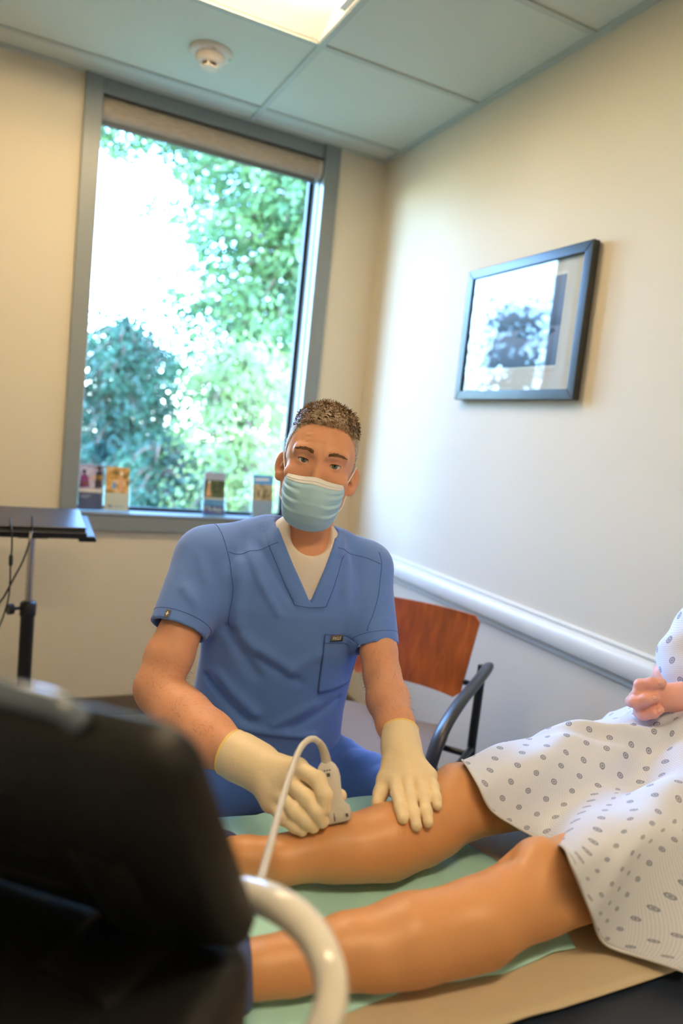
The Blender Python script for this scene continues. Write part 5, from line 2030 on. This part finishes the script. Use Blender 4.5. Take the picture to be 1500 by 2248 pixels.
# clasped hands and forearms
PH = {
    'palm': [(-0.3111, -2.3056, 0.9102), (-0.3852, -2.3120, 0.9231), (-0.4300, -2.3058, 0.9288)],
    'f1': [(-0.4366, -2.3064, 0.9429), (-0.4712, -2.3005, 0.9411), (-0.4873, -2.2866, 0.9341), (-0.4844, -2.2739, 0.9205)],
    'f2': [(-0.4407, -2.3087, 0.9250), (-0.4718, -2.3006, 0.9194), (-0.4846, -2.2863, 0.9100)],
    'f3': [(-0.4400, -2.3087, 0.9096), (-0.4678, -2.2998, 0.9045), (-0.4774, -2.2891, 0.8971), (-0.4685, -2.2864, 0.8818)],
    'arm': [(-0.3111, -2.3056, 0.9102), (-.30, -2.48, .955), (-.17, -2.56, 1.00), (-.115, -2.545, 1.14)],
    'g1': [(-0.4660, -2.2682, 0.9324), (-0.4847, -2.2860, 0.9499), (-0.4754, -2.3030, 0.9593), (-0.4567, -2.3121, 0.9615)],
    'g2': [(-0.4783, -2.2650, 0.9069), (-0.4963, -2.2886, 0.9166), (-0.4871, -2.3074, 0.9298), (-0.4711, -2.3148, 0.9352)],
    'g3': [(-0.4639, -2.2747, 0.8863), (-0.4771, -2.2988, 0.8925), (-0.4728, -2.3155, 0.9027), (-0.4610, -2.3205, 0.9104)],
    'palm2': [(-0.4535, -2.2638, 0.9085), (-0.4009, -2.2619, 0.8999), (-0.3228, -2.2575, 0.8872)],
    'arm2': [(-0.3228, -2.2575, 0.8872), (-.30, -2.22, .93), (-.17, -2.20, 1.00), (-.115, -2.215, 1.14)],
}


def pat_hands(P):
    d = ch(P, PH['palm'], [.030, .033, .028], .01)
    for f_, r0, r1 in (('f1', .0125, .0100), ('f2', .0120, .0098), ('f3', .0115, .0085)):
        d = smin(d, finger(P, PH[f_], r0, r1), .006)
    d = smin(d, ch(P, PH['arm'], [.029, .038, .042, .050], .03), .02)
    e = ch(P, PH['palm2'], [.020, .024, .026], .01)
    for f_, r0, r1 in (('g1', .0120, .0100), ('g2', .0122, .0098), ('g3', .0112, .0092)):
        e = smin(e, finger(P, PH[f_], r0, r1, .008), .006)
    e = smin(e, ch(P, PH['arm2'], [.030, .038, .042, .050], .03), .02)
    return np.minimum(d, e)


hp_ = np.array([p for k in PH.values() for p in k])
V6, F6 = mesh_sdf(pat_hands, hp_.min(0) - .06, hp_.max(0) + .06, .0030)
V6 = relax(V6, F6, 1)
me = np_mesh('body', np.concatenate([Vl, V5, V6]), np.concatenate([Fl, F5 + len(Vl), F6 + len(Vl) + len(V5)]))
pb = link_mesh('body', me, m_skin_leg, pat, True)
me.materials.append(m_skin_hand)
mi = np.zeros(len(Fl) + len(F5) + len(F6), np.int32)
mi[len(Fl):] = 1
me.polygons.foreach_set('material_index', mi)
bv6 = BVHTree.FromPolygons([tuple(v) for v in V6], [tuple(int(i) for i in f) for f in F6])
m_nail = mat('finger_nail', (226, 168, 152), .25, coat=.3)
for k, r in (('g1', .0062), ('g2', .0062), ('g3', .0062)):
    a, b = Vector(PH[k][-2]), Vector(PH[k][-1])
    dirn = (b - a).normalized()
    p, nr, _, _ = bv6.find_nearest(b + (CAM_POS - b).normalized() * .02 + dirn * .002)
    q = nr.cross(dirn).normalized()
    d2 = q.cross(nr)
    MB().loft([[p - nr * .001 + d2 * (.0068 * math.cos(an)) + q * (.0052 * math.sin(an)) for an in [2 * PI * j / 14 for j in range(14)]],
               [p + nr * .0006 + d2 * (.0060 * math.cos(an)) + q * (.0044 * math.sin(an)) for an in [2 * PI * j / 14 for j in range(14)]]]).build('finger_nail', m_nail, pat, True)
m_hair_p = ramp_mat('patient_hair_brown', [(.3, (52, 38, 28)), (.7, (92, 68, 48))], tscale=60, rough=.5)


def pat_hair(P):
    q = (P - PHC) @ PHF.T
    d = el(q, (0, -.018, .054), (.084, .100, .092))
    d = smin(d, el(q, (0, -.055, -.04), (.070, .050, .10)), .03)
    return np.maximum(d, np.minimum(q[:, 1] - .055, .085 - q[:, 2]) * 1.0 - .0 + np.where(q[:, 2] > .07, -.06, 0))


V7, F7 = mesh_sdf(pat_hair, PHC - .18, PHC + .18, .006)
link_mesh('hair', np_mesh('hair', relax(V7, F7, 2), F7), m_hair_p, pat, True)
for sx in (-1, 1):
    c = PHC + PHF[0] * sx * .0315 + PHF[1] * .0745 + PHF[2] * .0165
    MB().lathe(c, [(.0124 * math.sin(k / 12 * PI) + 1e-5, -.0124 * math.cos(k / 12 * PI)) for k in range(13)], 16, axis=PHF[1]).build('eye', m_eye, pat, True)
# socks
m_sock = mat('sock_slate_blue', (66, 80, 128), .9, var=.06, vscale=200, bump=.3, bscale=900)
for L_ in (LEG_F, LEG_N):
    a0, a1 = np.array(L_[0]), np.array(L_[1])
    ax = (a1 - a0) / np.linalg.norm(a1 - a0)
    edge = a0 + (a1 - a0) * .62

    def sock(P, a0=a0, a1=a1, ax=ax, edge=edge):
        d = smin(foot(P, a0, 1), rc(P, a0, a1, .036, .035), .03) - .0035
        d = np.maximum(d, (P - edge) @ ax)
        return np.maximum(d, (TZ + .0115) - P[:, 2])
    sdf_obj('sock', sock, a0 - np.array((.20, .14, .12)), a0 + np.array((.14, .12, .23)), .005, m_sock, pat, 2)

# ------------------------------------------------------------------ gown
def gown_mat():
    m = bpy.data.materials.new('gown_cotton_spotted')
    m.use_nodes = True
    nt = m.node_tree
    b = nt.nodes['Principled BSDF']
    b.inputs['Roughness'].default_value = .85
    b.inputs['Sheen Weight'].default_value = .2
    uv = nt.nodes.new('ShaderNodeUVMap')
    uv.uv_map = 'cloth'

    def node(op, a=None, b_=None, c=None):
        n = nt.nodes.new('ShaderNodeMath')
        n.operation = op
        for i, v in enumerate((a, b_, c)):
            if v is None:
                continue
            if isinstance(v, (int, float)):
                n.inputs[i].default_value = v
            else:
                nt.links.new(v, n.inputs[i])
        return n.outputs[0]
    sp_ = nt.nodes.new('ShaderNodeSeparateXYZ')
    nt.links.new(uv.outputs[0], sp_.inputs[0])

    def dots(ox, oy):
        fx = node('SUBTRACT', node('FRACT', node('ADD', node('DIVIDE', sp_.outputs[0], .064), ox)), .5)
        fy = node('SUBTRACT', node('FRACT', node('ADD', node('DIVIDE', sp_.outputs[1], .058), oy)), .5)
        return node('SQRT', node('ADD', node('POWER', node('MULTIPLY', fx, .064), 2), node('POWER', node('MULTIPLY', fy, .058), 2)))
    r = node('MINIMUM', dots(0, 0), dots(.5, .5))
    disc = node('LESS_THAN', r, .0066)
    ringd = node('LESS_THAN', node('ABSOLUTE', node('SUBTRACT', r, .0032)), .0008)
    core = node('MULTIPLY', disc, node('SUBTRACT', 1.0, node('MULTIPLY', ringd, .65)))
    st = node('GREATER_THAN', node('FRACT', node('DIVIDE', node('ADD', sp_.outputs[0], node('MULTIPLY', sp_.outputs[1], .35)), .0042)), .62)
    mx = nt.nodes.new('ShaderNodeMix')
    mx.data_type = 'RGBA'
    mx.inputs[6].default_value = lin((212, 218, 234))
    mx.inputs[7].default_value = lin((196, 203, 222))
    nt.links.new(st, mx.inputs[0])
    m2 = nt.nodes.new('ShaderNodeMix')
    m2.data_type = 'RGBA'
    nt.links.new(mx.outputs[2], m2.inputs[6])
    m2.inputs[7].default_value = lin((126, 132, 160))
    nt.links.new(core, m2.inputs[0])
    nt.links.new(m2.outputs[2], b.inputs['Base Color'])
    return m


m_gown = gown_mat()
HEM = [(-.905, -2.115, .70), (-0.8829, -2.2571, 0.8050), (-0.8953, -2.2744, 0.8320), (-0.9162, -2.3462, 0.8280), (-0.8983, -2.3679, 0.7900), (-0.8561, -2.3833, 0.7620), (-0.8191, -2.4223, 0.7500), (-0.9231, -2.5562, 0.8380), (-0.9446, -2.5963, 0.8380),
       (-0.9137, -2.5923, 0.7920), (-0.8921, -2.5947, 0.7550), (-0.8521, -2.5814, 0.7000), (-0.8215, -2.5862, 0.6760), (-0.7857, -2.6273, 0.6750), (-0.7655, -2.6569, 0.6750)]
hem = spline(HEM, 90)
hem = [Vector(p) for p in hem]


def thigh_top(x, y):
    """Height of the cloth over hips and thighs."""
    z = TZ + .014
    out = []
    for kn_, hip in ((LEG_F[-1], HIP_F), (LEG_N[-1], HIP_N)):
        k_ = np.array(kn_)
        t_ = (x - k_[0]) / (hip[0] - k_[0])
        t2 = max(-.1, min(1.3, t_))
        cy_ = k_[1] + (hip[1] - k_[1]) * t2
        cz_ = k_[2] + (hip[2] - k_[2]) * t2
        r = .070 + (.096 - .070) * t2
        dy = (y - cy_) / (r * 1.12)
        out.append(cz_ + r * (math.sqrt(max(0, 1 - dy * dy)) if abs(dy) < 1 else 0) - .6 * max(0, abs(dy) - .85) * r)
    belly = 0
    if x > -.56:
        belly = .80 + .15 * min(1, (x + .56) / .2) - 2.2 * (y + 2.38) ** 2
    a, b = out
    zz = max(a, b, belly)
    # cloth bridges the gap between the legs
    if -2.49 < y < -2.27:
        zz = max(zz, .775)
    return max(z, zz)


rowsn = 60
gv, guv = [], []
nh = len(hem)
XE = -.30
for i in range(rowsn + 1):
    u = i / rowsn
    L_acc = 0
    for j in range(nh):
        h = hem[j]
        v = j / (nh - 1)
        xe = XE
        x = h.x + (xe - h.x) * u
        ye = -2.115 + (-2.645 + 2.115) * v
        y = h.y + (ye - h.y) * (1 - (1 - u) ** 2)
        w = min(1, u * 7)
        z = h.z * (1 - w) + (thigh_top(x, y) + .010) * w
        z = max(z, TZ + .0125)
        gv.append([x, y, z])
GVA = np.array(gv).reshape(rowsn + 1, nh, 3)
# smooth the drape, then add soft folds
for _ in range(14):
    Z = GVA[:, :, 2].copy()
    Z[1:-1, 1:-1] = (Z[:-2, 1:-1] + Z[2:, 1:-1] + Z[1:-1, :-2] + Z[1:-1, 2:]) / 4
    GVA[1:, :, 2] = Z[1:, :] * .9 + GVA[1:, :, 2] * .1
X_, Y_ = GVA[:, :, 0], GVA[:, :, 1]
Uu = np.linspace(0, 1, rowsn + 1)[:, None]
fl = .006 * np.sin(30 * Y_ + 22 * X_ + 1.0) * np.sin(12 * X_ + 3) + .004 * np.sin(55 * Y_ - 30 * X_)
GVA[:, :, 2] += fl * np.clip(Uu * 3, 0.12, 1)
# one pronounced gather across the lap
gx_, gy_ = X_, Y_
ld = np.abs((gx_ + .60) * .55 + (gy_ + 2.25) * .83)
GVA[:, :, 2] += .016 * np.exp(-(ld / .014) ** 2) * np.exp(-((gx_ + .52) / .16) ** 2)
GVA[:, :, 2] -= .010 * np.exp(-((ld - .03) / .014) ** 2) * np.exp(-((gx_ + .52) / .16) ** 2)
# loose flap lying on the paper on the near side
edge_w = np.clip((np.linspace(0, 1, nh)[None, :] - .74) / .26, 0, 1)
GVA[:, :, 2] += edge_w * .010 * (1 + np.sin(40 * X_ + 9 * Y_)) * .5
GVA[:, :, 2] = np.maximum(GVA[:, :, 2], TZ + .0125)
# cloth coordinates from lengths along the sheet
du = np.sqrt((np.diff(GVA, axis=0) ** 2).sum(2))
dv = np.sqrt((np.diff(GVA, axis=1) ** 2).sum(2))
UVu = np.concatenate([np.zeros((1, nh)), np.cumsum(du, 0)], 0) + GVA[0, :, 0][None, :]
UVv = np.concatenate([np.zeros((rowsn + 1, 1)), np.cumsum(dv, 1)], 1)
Fg = []
for i in range(rowsn):
    for j in range(nh - 1):
        a = i * nh + j
        Fg.append((a, a + 1, a + nh + 1, a + nh))
meg = np_mesh('gown_skirt', GVA.reshape(-1, 3), np.array(Fg))
uvl = meg.uv_layers.new(name='cloth')
li = np.zeros(len(meg.loops), np.int32)
meg.loops.foreach_get('vertex_index', li)
uvl.data.foreach_set('uv', np.stack([UVu.ravel()[li], UVv.ravel()[li]], 1).ravel())
gown = link_mesh('gown', meg, m_gown, pat, True)
sb_ = gown.modifiers.new('smooth', 'SUBSURF')
sb_.levels = 1
sb_.render_levels = 1
sd_ = gown.modifiers.new('thickness', 'SOLIDIFY')
sd_.thickness = .0016
sd_.offset = 0
# stitched hem
MB().tube([Vector(GVA[0, j]) + Vector((.0, 0, .0006)) for j in range(2, nh)], .0022, 8).build('gown_hem', mat('gown_hem_white', (206, 206, 212), .85), gown, True)


def bodice(P):
    d = rc(P, TS0 + np.array((-.0, 0, -.02)), TS1 + np.array((-.01, 0, .0)), .115, .100)
    d = smin(d, rc(P, TS0 + np.array((0, -.07, -.02)), TS1 + np.array((-.01, -.09, .02)), .115, .085), .05)
    d = smin(d, rc(P, TS0 + np.array((0, .07, -.02)), TS1 + np.array((-.01, .09, .02)), .115, .085), .05)
    # loose sleeves
    d = smin(d, rc(P, TS1 + np.array((.0, -.13, .02)), np.array((-.18, -2.555, 1.0)), .070, .070), .03)
    d = smin(d, rc(P, TS1 + np.array((.0, .13, .02)), np.array((-.285, -2.235, .975)), .070, .066), .03)
    # the front of the cloth hangs towards the lap
    d = smin(d, rc(P, np.array((-.315, -2.46, .985)), np.array((-.19, -2.50, 1.10)), .050, .070), .03)
    d = d + .004 * np.sin(P[:, 2] * 60 + P[:, 1] * 40) * np.sin(P[:, 0] * 50)
    d = np.maximum(d, -rc(P, TS1 + np.array((-.03, 0, .05)), TS1 + np.array((-.02, 0, .20)), .055, .09))
    return np.maximum(d, P[:, 2] - 1.25)


V8, F8 = mesh_sdf(bodice, (-.55, -2.72, .66), (.02, -2.04, 1.30), .0065)
V8 = relax(V8, F8, 2)
meb = np_mesh('gown_bodice', V8, F8)
uvl = meb.uv_layers.new(name='cloth')
li = np.zeros(len(meb.loops), np.int32)
meb.loops.foreach_get('vertex_index', li)
uvl.data.foreach_set('uv', np.stack([V8[li, 2] - V8[li, 0] * .4, V8[li, 1] + .3 * V8[li, 0]], 1).ravel().astype(np.float32))
link_mesh('gown_bodice', meb, m_gown, pat, True)
